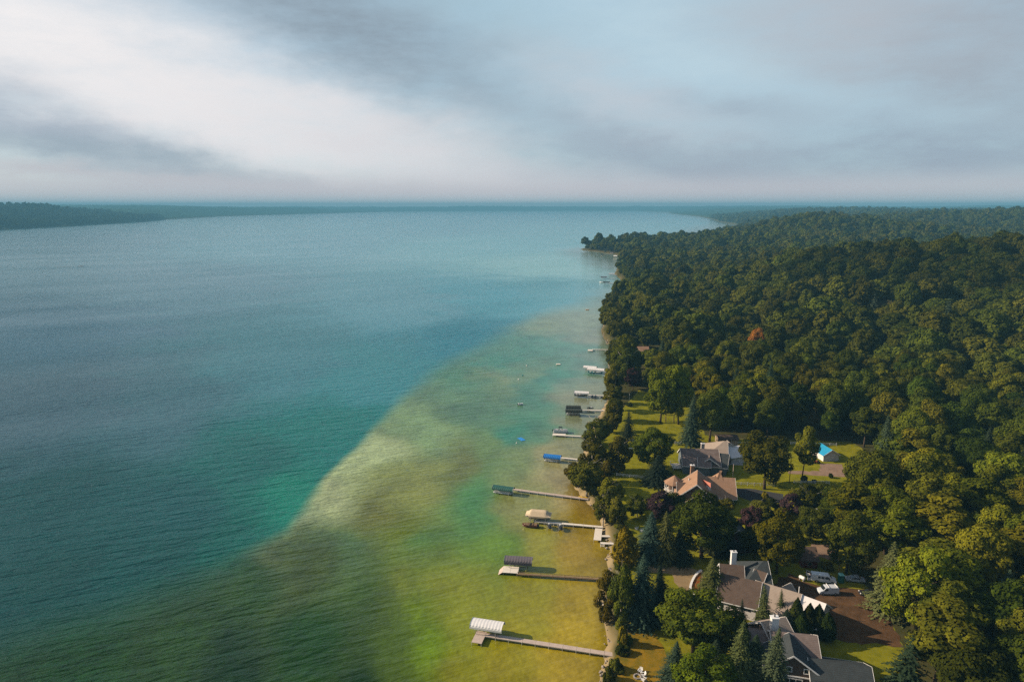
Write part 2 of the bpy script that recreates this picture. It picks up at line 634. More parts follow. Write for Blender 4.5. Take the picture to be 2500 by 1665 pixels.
SHAL_C = [
    (0, 1640, (22, 49, 14)), (200, 1600, (22, 54, 15)), (420, 1530, (30, 56, 14)), (600, 1640, (10, 38, 5)), (600, 1430, (32, 58, 14)),
    (760, 1380, (51, 65, 14)), (900, 1640, (8, 34, 1)), (780, 1560, (22, 54, 6)), (900, 1480, (50, 72, 26)), (830, 1340, (66, 92, 52)),
    (720, 1265, (122, 136, 102)), (790, 1210, (153, 163, 121)), (860, 1130, (155, 169, 124)), (760, 1330, (56, 72, 34)),
    (930, 1240, (93, 96, 38)), (960, 1290, (83, 96, 17)), (1010, 1180, (113, 119, 60)), (1020, 1050, (110, 134, 92)), (1100, 1130, (88, 94, 44)),
    (1040, 1340, (68, 98, 44)), (1130, 1270, (70, 104, 54)), (1150, 1210, (64, 110, 64)), (1180, 1340, (85, 111, 41)), (1030, 1440, (90, 100, 34)),
    (960, 1560, (56, 74, 22)), (1060, 1560, (88, 112, 18)), (1150, 1460, (108, 113, 39)), (1120, 1640, (108, 108, 30)), (1250, 1600, (119, 113, 36)),
    (1300, 1450, (124, 122, 45)), (1400, 1540, (141, 125, 48)), (1440, 1640, (134, 118, 47)), (1440, 1440, (136, 120, 48)), (1330, 1330, (119, 118, 49)),
    (1450, 1360, (136, 116, 47)), (1400, 1260, (124, 110, 38)), (1430, 1235, (112, 92, 40)), (1300, 1210, (117, 120, 72)), (1380, 1180, (132, 123, 86)),
    (1270, 1130, (102, 116, 72)), (1360, 1130, (127, 125, 89)), (1200, 1090, (88, 110, 62)), (1180, 1000, (73, 104, 76)), (1300, 1050, (66, 106, 81)),
    (1265, 1065, (40, 116, 94)), (1420, 1040, (110, 115, 89)), (1450, 980, (119, 122, 99)), (1300, 960, (57, 104, 84)), (1150, 930, (66, 110, 83)),
    (1240, 925, (108, 120, 86)), (1300, 908, (98, 120, 89)), (1200, 950, (88, 113, 78)), (1250, 880, (59, 115, 97)), (1360, 920, (56, 110, 91)),
    (1470, 900, (102, 118, 102)), (1400, 860, (81, 120, 104)), (1300, 840, (73, 116, 97)), (1330, 790, (119, 132, 104)), (1420, 780, (117, 130, 107)),
    (1480, 830, (112, 118, 99)), (1450, 730, (100, 122, 104)), (1500, 640, (112, 127, 115)), (1430, 625, (107, 125, 113)), (1480, 680, (93, 122, 110)),
    (1000, 1640, (56, 72, 16)), (985, 1500, (66, 84, 28)),
    (1700, 545, (127, 137, 126))]


def polar(x, y):
    r = np.hypot(x, y)
    return np.arctan2(x, y), np.log(np.maximum(r, 30.0)) * 0.42


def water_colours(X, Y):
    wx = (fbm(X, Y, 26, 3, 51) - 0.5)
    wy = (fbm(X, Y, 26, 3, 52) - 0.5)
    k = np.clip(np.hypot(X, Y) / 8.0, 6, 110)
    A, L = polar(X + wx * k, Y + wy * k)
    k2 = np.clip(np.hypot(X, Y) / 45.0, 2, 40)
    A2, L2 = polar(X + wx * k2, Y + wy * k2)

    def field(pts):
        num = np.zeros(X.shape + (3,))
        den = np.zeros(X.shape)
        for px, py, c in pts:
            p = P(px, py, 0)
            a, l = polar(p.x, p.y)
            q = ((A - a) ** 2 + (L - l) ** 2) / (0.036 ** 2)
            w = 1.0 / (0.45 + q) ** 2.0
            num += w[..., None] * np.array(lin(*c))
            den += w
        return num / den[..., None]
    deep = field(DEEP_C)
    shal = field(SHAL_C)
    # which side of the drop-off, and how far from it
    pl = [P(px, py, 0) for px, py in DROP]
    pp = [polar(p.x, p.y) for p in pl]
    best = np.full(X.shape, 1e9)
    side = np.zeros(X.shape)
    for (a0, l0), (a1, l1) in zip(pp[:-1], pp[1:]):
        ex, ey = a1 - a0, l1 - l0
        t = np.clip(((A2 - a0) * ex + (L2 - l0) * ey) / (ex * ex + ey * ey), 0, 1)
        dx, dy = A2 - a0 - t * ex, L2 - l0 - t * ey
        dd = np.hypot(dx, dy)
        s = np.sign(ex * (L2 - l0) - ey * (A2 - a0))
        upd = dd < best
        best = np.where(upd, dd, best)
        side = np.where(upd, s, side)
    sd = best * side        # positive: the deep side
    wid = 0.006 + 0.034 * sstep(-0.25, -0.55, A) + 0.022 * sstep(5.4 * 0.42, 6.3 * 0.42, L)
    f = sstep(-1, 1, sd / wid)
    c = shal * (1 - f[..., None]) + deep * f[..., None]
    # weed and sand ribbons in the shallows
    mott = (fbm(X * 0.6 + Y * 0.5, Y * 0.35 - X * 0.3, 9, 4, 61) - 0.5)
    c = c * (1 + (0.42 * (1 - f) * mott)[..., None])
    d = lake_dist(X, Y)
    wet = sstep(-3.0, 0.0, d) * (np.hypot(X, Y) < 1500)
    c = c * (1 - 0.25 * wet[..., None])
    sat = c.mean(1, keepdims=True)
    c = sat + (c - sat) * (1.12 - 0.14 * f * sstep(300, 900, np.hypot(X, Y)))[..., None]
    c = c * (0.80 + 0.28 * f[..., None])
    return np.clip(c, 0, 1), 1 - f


def water_material():
    m = bpy.data.materials.new('lake_water')
    m.use_nodes = True
    T = NT(m.node_tree)
    b = m.node_tree.nodes['Principled BSDF']
    at = T.new('ShaderNodeAttribute', attribute_name='depth_sky_colour')
    pos = T.new('ShaderNodeNewGeometry').outputs['Position']
    # the bottom seen through clear shallows: weed patches and rippled sand
    sh = T.new('ShaderNodeAttribute', attribute_name='shallow')
    weed = T.ramp(T.noise(T.mapping(pos, scale=(0.10, 0.055, 1), rot=(0, 0, math.radians(35))), 1.0, 6, 0.62), [(0.36, 0.80), (0.52, 1.0), (0.72, 1.08)])
    rip = T.ramp(T.noise(T.mapping(pos, scale=(0.9, 0.45, 1), rot=(0, 0, math.radians(28))), 1.0, 4, 0.6), [(0.34, 0.84), (0.66, 1.14)])
    bed = T.mix(1.0, T.mix(1.0, at.outputs['Color'], weed, 'MULTIPLY'), rip, 'MULTIPLY')
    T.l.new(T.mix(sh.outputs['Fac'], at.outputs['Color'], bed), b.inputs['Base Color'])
    b.inputs['Roughness'].default_value = 0.08
    b.inputs['IOR'].default_value = 1.33
    b.inputs['Specular IOR Level'].default_value = 0.30
    swell = T.noise(T.mapping(T.mapping(pos, rot=(0, 0, math.radians(-17))), scale=(0.07, 0.26, 1)), 1.0, 2, 0.5)
    chop = T.noise(T.mapping(T.mapping(pos, rot=(0, 0, math.radians(-24))), scale=(0.20, 0.66, 1)), 1.0, 4, 0.6)
    gust = T.ramp(T.noise(T.mapping(T.mapping(pos, rot=(0, 0, math.radians(-30))), scale=(0.0035, 0.012, 1)), 1.0, 4, 0.6), [(0.32, 0.45), (0.68, 1.3)])
    hgt = T.math('ADD', T.math('MULTIPLY', swell, 0.95), T.math('MULTIPLY', chop, 0.62))
    # calmer in the lee of the shore
    calm = T.new('ShaderNodeAttribute', attribute_name='chop')
    amt = T.math('MULTIPLY', gust, calm.outputs['Fac'])
    bp = T.new('ShaderNodeBump')
    bp.inputs['Strength'].default_value = 1.0
    T.l.new(T.math('MULTIPLY', amt, 1.9), bp.inputs['Distance'])
    T.l.new(hgt, bp.inputs['Height'])
    T.l.new(bp.outputs[0], b.inputs['Normal'])
    return m


def build_lake():
    ys = np.concatenate([np.linspace(-380, 58, 20), fan_rows(60, 14200, 1.6, 0.0082)])
    us = np.linspace(-1, 1, 520)
    us = np.sign(us) * (0.5 * np.abs(us) + 0.8 * np.abs(us) ** 3)
    Yg, Ug = np.meshgrid(ys, us, indexing='ij')
    Xg = Ug * (np.maximum(Yg, 0) + 60.0) * 1.05
    V = np.stack([Xg.ravel(), Yg.ravel(), np.zeros(Xg.size)], 1)
    F = grid_faces(len(ys), len(us))
    D = lake_dist(Xg, Yg).ravel()
    keep = (D[F].min(1) < 12 + 0.03 * np.abs(V[F[:, 0], 1]))
    F = F[keep]
    used = np.unique(F)
    remap = -np.ones(len(V), np.int64)
    remap[used] = np.arange(len(used))
    V = V[used]
    F = remap[F]
    me = np_mesh('lake', V, F)
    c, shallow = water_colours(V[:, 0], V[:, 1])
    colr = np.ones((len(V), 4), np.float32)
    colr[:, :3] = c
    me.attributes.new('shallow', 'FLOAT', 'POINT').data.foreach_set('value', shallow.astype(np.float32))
    me.color_attributes.new('depth_sky_colour', 'FLOAT_COLOR', 'POINT').data.foreach_set('color', colr.ravel())
    d = -lake_dist(V[:, 0], V[:, 1])
    ch = (0.16 + 0.84 * sstep(15, 120, d)) * (1 - 0.55 * sstep(350, 1500, np.hypot(V[:, 0], V[:, 1])))
    me.attributes.new('chop', 'FLOAT', 'POINT').data.foreach_set('value', ch.astype(np.float32))
    me.materials.append(water_material())
    o = bpy.data.objects.new('lake_water', me)
    COL.objects.link(o)
    setting(o)


build_lake()

# ------------------------------------------------------------------ ground sheets
def in_poly(X, Y, poly):
    X = np.asarray(X, float)
    Y = np.asarray(Y, float)
    ins = np.zeros(X.shape, bool)
    n = len(poly)
    for i in range(n):
        ax, ay = poly[i]
        bx, by = poly[(i + 1) % n]
        ins ^= ((ay > Y) != (by > Y)) & (X < (bx - ax) * (Y - ay) / ((by - ay) if by != ay else 1e-9) + ax)
    return ins


def sheet(name, px, lift, m, rag=0.5, dmin=None):
    """A ground sheet with a slightly ragged outline, laid just above the ground."""
    pts = [p if isinstance(p, Vector) else P(p[0], p[1], G0).xy for p in px]
    out = []
    rnd = random.Random(hash(name) % 1000 if False else len(px) * 7 + int(lift * 1000))
    for i, a in enumerate(pts):
        b = pts[(i + 1) % len(pts)]
        n = max(1, int((b - a).length / 1.8))
        for k in range(n):
            q = a.lerp(b, k / n)
            out.append(Vector((q.x + rnd.uniform(-rag, rag), q.y + rnd.uniform(-rag, rag), G0 + lift)))
    bm = bmesh.new()
    vs = [bm.verts.new(p) for p in out]
    f = bm.faces.new(vs)
    f.normal_update()
    if f.normal.z < 0:
        f.normal_flip()
    bmesh.ops.triangulate(bm, faces=[f])
    me = bpy.data.meshes.new(name)
    bm.to_mesh(me)
    bm.free()
    me.materials.append(m)
    o = bpy.data.objects.new(name, me)
    COL.objects.link(o)
    return setting(o)


M_lawn = mat('lawn_grass', (0.215, 0.198, 0.012), 0.95, scale=0.35, color2=(0.110, 0.115, 0.010), bump=0.05, spec=0.0)
M_dry = mat('dry_grass', (0.260, 0.150, 0.014), 0.95, scale=0.5, color2=(0.11, 0.095, 0.014), bump=0.05, spec=0.0)
M_dirt = mat('bare_soil', (0.118, 0.066, 0.034), 0.95, scale=0.45, color2=(0.056, 0.033, 0.018), bump=0.08, spec=0.0)
M_gravel = mat('gravel', (0.26, 0.175, 0.125), 0.95, scale=0.6, color2=(0.17, 0.115, 0.085), bump=0.04, spec=0.0)
M_asphalt = mat('asphalt', (0.050, 0.050, 0.052), 0.9, scale=0.5, color2=(0.036, 0.036, 0.04), spec=0.1)
M_concrete = mat('concrete', (0.36, 0.32, 0.29), 0.85, scale=0.5, color2=(0.27, 0.24, 0.22), spec=0.1)
M_sandpath = mat('sandy_path', (0.26, 0.185, 0.10), 0.95, scale=0.4, color2=(0.17, 0.12, 0.065), spec=0.0)

CLEAR_PX = [(1462, 1800), (2320, 1800), (2200, 1570), (2140, 1450), (2075, 1395), (2050, 1310), (2070, 1240), (2140, 1195), (2140, 1120), (2080, 1078),
            (1790, 1072), (1722, 1062), (1692, 1000), (1640, 976), (1560, 952), (1530, 958), (1512, 990), (1500, 1040), (1484, 1100), (1480, 1150), (1470, 1180),
            (1492, 1240), (1515, 1290), (1525, 1330), (1512, 1400), (1510, 1480), (1512, 1560), (1500, 1620)]
bank_line = []
for i in range(1, 14):
    p, e = shore_w[i], (shore_w[i + 1] - shore_w[i - 1]).normalized()
    bank_line.append(p + Vector((e.y, -e.x)) * 5.6)
sheet('lawn', CLEAR_PX[:15] + bank_line[::-1], 0.012, M_lawn, 0.3)
sheet('dry_lawn', [(1512, 1545), (1600, 1545), (1690, 1700), (1480, 1700)], 0.024, M_dry)
sheet('dirt_yard', [(1880, 1432), (1925, 1400), (1975, 1425), (2050, 1432), (2130, 1440), (2160, 1490), (2205, 1580), (2110, 1572), (2020, 1560), (1990, 1510), (1940, 1470)], 0.030, M_dirt, 0.8)
sheet('gravel_drive', [(2003, 1131), (2055, 1134), (2075, 1165), (1990, 1160), (1921, 1155), (1923, 1150), (2000, 1150)], 0.026, M_gravel)
sheet('driveway', [(1794, 1192), (1830, 1192), (1912, 1206), (1912, 1228), (1840, 1226), (1805, 1214)], 0.034, M_asphalt, 0.2)
sheet('garage_apron', [(1776, 1114), (1812, 1114), (1814, 1136), (1782, 1135)], 0.038, M_concrete, 0.05)
sheet('gravel_lane', [(1977, 1327), (2026, 1330), (2060, 1362), (2048, 1372), (1991, 1356)], 0.042, M_gravel)
sheet('sandy_path', [(1575, 1384), (1640, 1380), (1720, 1392), (1712, 1450), (1672, 1455), (1652, 1430), (1640, 1402), (1580, 1398)], 0.046, M_sandpath)

# ------------------------------------------------------------------ trees
leaf_mat('leaf_broad', (0.070, 0.076, 0.0075), (0.015, 0.021, 0.004), 0.12)
leaf_mat('leaf_spruce', (0.030, 0.042, 0.026), (0.018, 0.026, 0.016), 0.06)
leaf_mat('leaf_plum', (0.034, 0.019, 0.020), (0.018, 0.012, 0.013), 0.12)
M_bark = mat('bark', (0.085, 0.062, 0.045), 0.95, scale=2.0, bump=0.05, spec=0.0)
M_birch = mat('birch_bark', (0.42, 0.38, 0.32), 0.9, scale=1.5, color2=(0.16, 0.14, 0.12), spec=0.0)


def cards(C, N, S, rnd, aspect=(0.75, 1.3)):
    """One small four-sided leaf clump for each centre C, facing N, of size S."""
    n = len(C)
    ref = rnd.normal(size=(n, 3))
    U = np.cross(N, ref)
    U /= np.linalg.norm(U, axis=1)[:, None] + 1e-9
    W = np.cross(N, U)
    asp = rnd.uniform(*aspect, size=(n, 1))
    S = S[:, None]
    u = U * S * asp
    w = W * S / asp
    bend = N * S * rnd.uniform(-0.35, 0.35, size=(n, 1))
    sk = rnd.uniform(-0.35, 0.35, size=(n, 1))
    V = np.stack([C - u + bend, C - w + u * sk, C + u + bend, C + w + u * sk], 1).reshape(-1, 3)
    F = np.arange(n * 4).reshape(n, 4)
    return V, F


def unit(v):
    return v / (np.linalg.norm(v, axis=1)[:, None] + 1e-9)


def broad_crown(seed, leaves, size, lobes=26, rad=(5.0, 5.0, 6.0), cz=10.0, low=-0.75, lob=(1.5, 2.5)):
    """A rounded crown of leafy boughs: lobes over an ellipsoid, each clothed in small leaf clumps."""
    rnd = np.random.default_rng(seed)
    cs, rs = [], []
    rad = np.array(rad)
    tries = 0
    while len(cs) < lobes and tries < 4000:
        tries += 1
        v = rnd.normal(size=3)
        v /= np.linalg.norm(v)
        if v[2] < low:
            continue
        r = rnd.uniform(*lob) * (1.12 if v[2] > 0.3 else 0.95)
        p = v * (rad - r * 0.75) * rnd.uniform(0.66, 1.16)
        if all(np.linalg.norm((p - q) / (0.62 * (r + s))) > 0.78 for q, s in zip(cs, rs)) or tries > 2500:
            cs.append(p)
            rs.append(r)
    cs = np.array(cs)
    rs = np.array(rs)
    n = int(leaves * 1.9)
    pick = rnd.choice(len(cs), n, p=rs ** 2 / (rs ** 2).sum())
    v = unit(rnd.normal(size=(n, 3)))
    C = cs[pick] + v * rs[pick][:, None] * rnd.uniform(0.72, 1.06, size=(n, 1)) * np.array([1, 1, 0.86])
    dd = np.linalg.norm(C[:, None, :] - cs[None], axis=2) / rs[None]
    dd[np.arange(n), pick] = 9
    out = (dd.min(1) > 0.80) & (np.linalg.norm(C / rad, axis=1) > 0.50)
    C, v, pick = C[out][:leaves], v[out][:leaves], pick[out][:leaves]
    N = unit(v + 0.30 * unit(C) + rnd.normal(size=C.shape) * 0.33 + np.array([0, 0, 0.25]))
    S = size * rnd.uniform(0.6, 1.25, len(C))
    C = C + np.array([0, 0, cz])
    return cards(C, N, S, rnd)


def spruce_crown(seed, size, H=17.0, R=3.2, levels=26, pw=0.85, z0=0.8, dens=1.0):
    """Tiers of drooping boughs, narrowing to a spire."""
    rnd = np.random.default_rng(seed)
    Cs, Ns, Ss = [], [], []
    for i in range(levels):
        t = i / (levels - 1)
        z = z0 + (H - z0) * (t ** 0.93)
        rr = R * ((1 - t) ** pw) * rnd.uniform(0.82, 1.1) + 0.10
        nb = max(4, int((6 + 9 * (1 - t)) * dens))
        a0 = rnd.uniform(0, 6.28)
        for k in range(nb):
            a = a0 + 2 * math.pi * k / nb + rnd.uniform(-0.2, 0.2)
            ln = rr * rnd.uniform(0.52, 1.28)
            m = max(2, int(ln / (size * 0.85)) + 1)
            for j in range(m):
                s = (j + 0.7) / m
                r = ln * s
                Cs.append((math.cos(a) * r, math.sin(a) * r, z - 0.28 * ln * s * s + rnd.uniform(-0.15, 0.15)))
                Ns.append((math.cos(a) * 0.55 + rnd.normal() * 0.35, math.sin(a) * 0.55 + rnd.normal() * 0.35, 0.8))
                Ss.append(size * (1.15 - 0.45 * s) * rnd.uniform(0.75, 1.2) * (0.55 + 0.45 * (1 - t)))
    C = np.array(Cs)
    N = unit(np.array(Ns))
    return cards(C, N, np.array(Ss), rnd, (0.9, 1.5))


def cedar_crown(seed, leaves, size, H=9.0, R=2.6):
    """A dense egg-shaped cone clothed to the ground."""
    rnd = np.random.default_rng(seed)
    t = rnd.uniform(0.02, 1, leaves) ** 0.9
    a = rnd.uniform(0, 6.28, leaves)
    prof = np.sin(np.clip(t * 0.92 + 0.08, 0, 1) * math.pi) ** 0.6 * (1 - t) ** 0.35 * 1.08
    lump = 1 + 0.20 * np.sin(a * 5 + seed + t * 9) * np.sin(t * 17 + a * 2)
    r = R * prof * lump * rnd.uniform(0.80, 1.05, leaves)
    C = np.stack([np.cos(a) * r, np.sin(a) * r, 0.3 + t * H], 1)
    N = unit(np.stack([np.cos(a), np.sin(a), np.full(leaves, 0.45)], 1) + rnd.normal(size=C.shape) * 0.35)
    return cards(C, N, size * rnd.uniform(0.6, 1.25, leaves), rnd)


def trunk_mesh(name, seed, H, r0, limbs, top, m):
    rnd = random.Random(seed)
    mb = MB()
    rings = []
    k = 6
    for i in range(5):
        t = i / 4
        r = r0 * (1.25 if i == 0 else 1) * (1 - 0.72 * t)
        ox, oy = rnd.uniform(-0.15, 0.15) * t, rnd.uniform(-0.15, 0.15) * t
        rings.append([(ox + math.cos(6.283 * j / k) * r, oy + math.sin(6.283 * j / k) * r, -0.6 + t * (top + 0.6)) for j in range(k)])
    mb.loft(rings)
    for i in range(limbs):
        a = rnd.uniform(0, 6.28)
        z = top * rnd.uniform(0.45, 0.9)
        ln = rnd.uniform(1.8, 3.4)
        mb.bar((0, 0, z), (math.cos(a) * ln, math.sin(a) * ln, z + ln * 0.8), r0 * 0.4, 5, r0 * 0.12)
    mb.smooth = True
    me = bpy.data.meshes.new(name)
    me.from_pydata(mb.v, [], mb.f)
    for p in me.polygons:
        p.use_smooth = True
    me.materials.append(m)
    return me


def crown_mesh(name, VF, m):
    me = np_mesh(name, VF[0], VF[1], False)
    me.materials.append(MATS[m])
    return me


# prototypes: name -> list of (crown mesh, trunk mesh), natural height, natural width
PROTO = {}
_t = trunk_mesh('trunk_broad', 1, 16, 0.32, 7, 10.5, M_bark)
PROTO['broad'] = ([(crown_mesh('crown_broad', broad_crown(s, 8500, 0.25, lobes=lb, rad=rd, cz=cz), 'leaf_broad'), _t)
                   for s, lb, rd, cz in ((1, 26, (5.1, 5.0, 6.0), 10.0), (2, 34, (5.2, 5.4, 6.2), 9.9), (3, 22, (4.9, 5.2, 5.8), 10.2),
                                         (4, 30, (5.4, 4.8, 6.1), 9.9), (5, 28, (5.0, 5.0, 6.3), 9.7))], 16.0, 10.6)
PROTO['maple'] = ([(crown_mesh('crown_maple', broad_crown(s, 11000, 0.21, lobes=46, rad=(5.2, 5.2, 6.6), cz=8.8, low=-0.9, lob=(1.1, 1.9)), 'leaf_broad'), _t)
                   for s in (11, 12)], 15.6, 10.8)
_ta = trunk_mesh('trunk_slim', 2, 16, 0.24, 5, 11, M_bark)
PROTO['ash'] = ([(crown_mesh('crown_ash', broad_crown(s, 4600, 0.24, lobes=20, rad=(3.6, 3.6, 6.2), cz=11.0, low=-0.8, lob=(1.0, 1.7)), 'leaf_broad'), _ta)
                 for s in (21, 22)], 17.4, 7.4)
_tb = trunk_mesh('trunk_birch', 3, 12, 0.20, 5, 8, M_birch)
PROTO['shore'] = ([(crown_mesh('crown_shore', broad_crown(s, 4200, 0.21, lobes=30, rad=(3.4, 3.4, 4.2), cz=4.6, low=-0.95, lob=(0.7, 1.4)), 'leaf_broad'), _tb)
                   for s in (31, 32, 33)], 9.0, 7.0)
_ts = trunk_mesh('trunk_spruce', 4, 17, 0.26, 0, 15.5, M_bark)
PROTO['spruce'] = ([(crown_mesh('crown_spruce', spruce_crown(s, 0.27, levels=46, dens=1.7, pw=0.78), 'leaf_spruce'), _ts) for s in (41, 42, 43)], 17.2, 4.7)
PROTO['pine'] = ([(crown_mesh('crown_pine', spruce_crown(s, 0.32, levels=24, R=3.0, pw=0.7, z0=2.2, dens=1.0), 'leaf_spruce'), _ts) for s in (51, 52)], 17.2, 6.0)
PROTO['cedar'] = ([(crown_mesh('crown_cedar', cedar_crown(s, 4200, 0.21), 'leaf_broad'), trunk_mesh('trunk_cedar', 5, 9, 0.18, 0, 7, M_bark)) for s in (61, 62)], 9.3, 5.0)
PROTO['plum'] = ([(crown_mesh('crown_plum', broad_crown(s, 3800, 0.20, lobes=26, rad=(3.2, 3.2, 3.4), cz=4.4, low=-0.9, lob=(0.7, 1.2)), 'leaf_plum'),
                   trunk_mesh('trunk_plum', 6, 8, 0.18, 5, 4.5, M_bark)) for s in (71, 72)], 7.9, 6.6)
PROTO['bush'] = ([(crown_mesh('crown_bush', broad_crown(s, 900, 0.20, lobes=16, rad=(1.5, 1.5, 1.3), cz=1.1, low=-0.6, lob=(0.4, 0.7)), 'leaf_broad'),
                   trunk_mesh('trunk_bush', 7, 2, 0.07, 4, 1.2, M_bark)) for s in (81, 82)], 2.4, 3.1)
_cnt = [0]


def plant_tree(name, kind, loc, h, w, tint, label, cat='tree', group=None, var=None, rot=None):
    protos, H0, W0 = PROTO[kind]
    _cnt[0] += 1
    k = _cnt[0] if var is None else var
    cm, tm = protos[k % len(protos)]
    e = thing(name, loc, label, cat, group)
    e.rotation_euler = (0.05 * math.sin(k * 1.7), 0.05 * math.sin(k * 2.9), (k * 2.399) % 6.283 if rot is None else rot)
    e.scale = (w / W0, w / W0, h / H0)
    for nm, me in (('trunk', tm), ('crown', cm)):
        o = bpy.data.objects.new(nm, me)
        COL.objects.link(o)
        o.parent = e
        o.color = (*tint, 1)
    return e


def px_tree(name, kind, bx, by, ty, wpx, tint, label, cat='tree', group=None):
    """A tree whose foot is at (bx, by) in the photograph, its top at height ty and its crown wpx across."""
    b = PG(bx, by)
    v = (ty - 832.5) / FPX
    c, s = math.cos(PITCH), math.sin(PITCH)
    t = b.y / (c - v * s)
    top = CAM_H + t * (-s - v * c)
    depth = b.y * c + (CAM_H - b.z) * s
    return plant_tree(name, kind, b, max(1.0, top - b.z), wpx * depth / FPX, tint, label, cat, group)


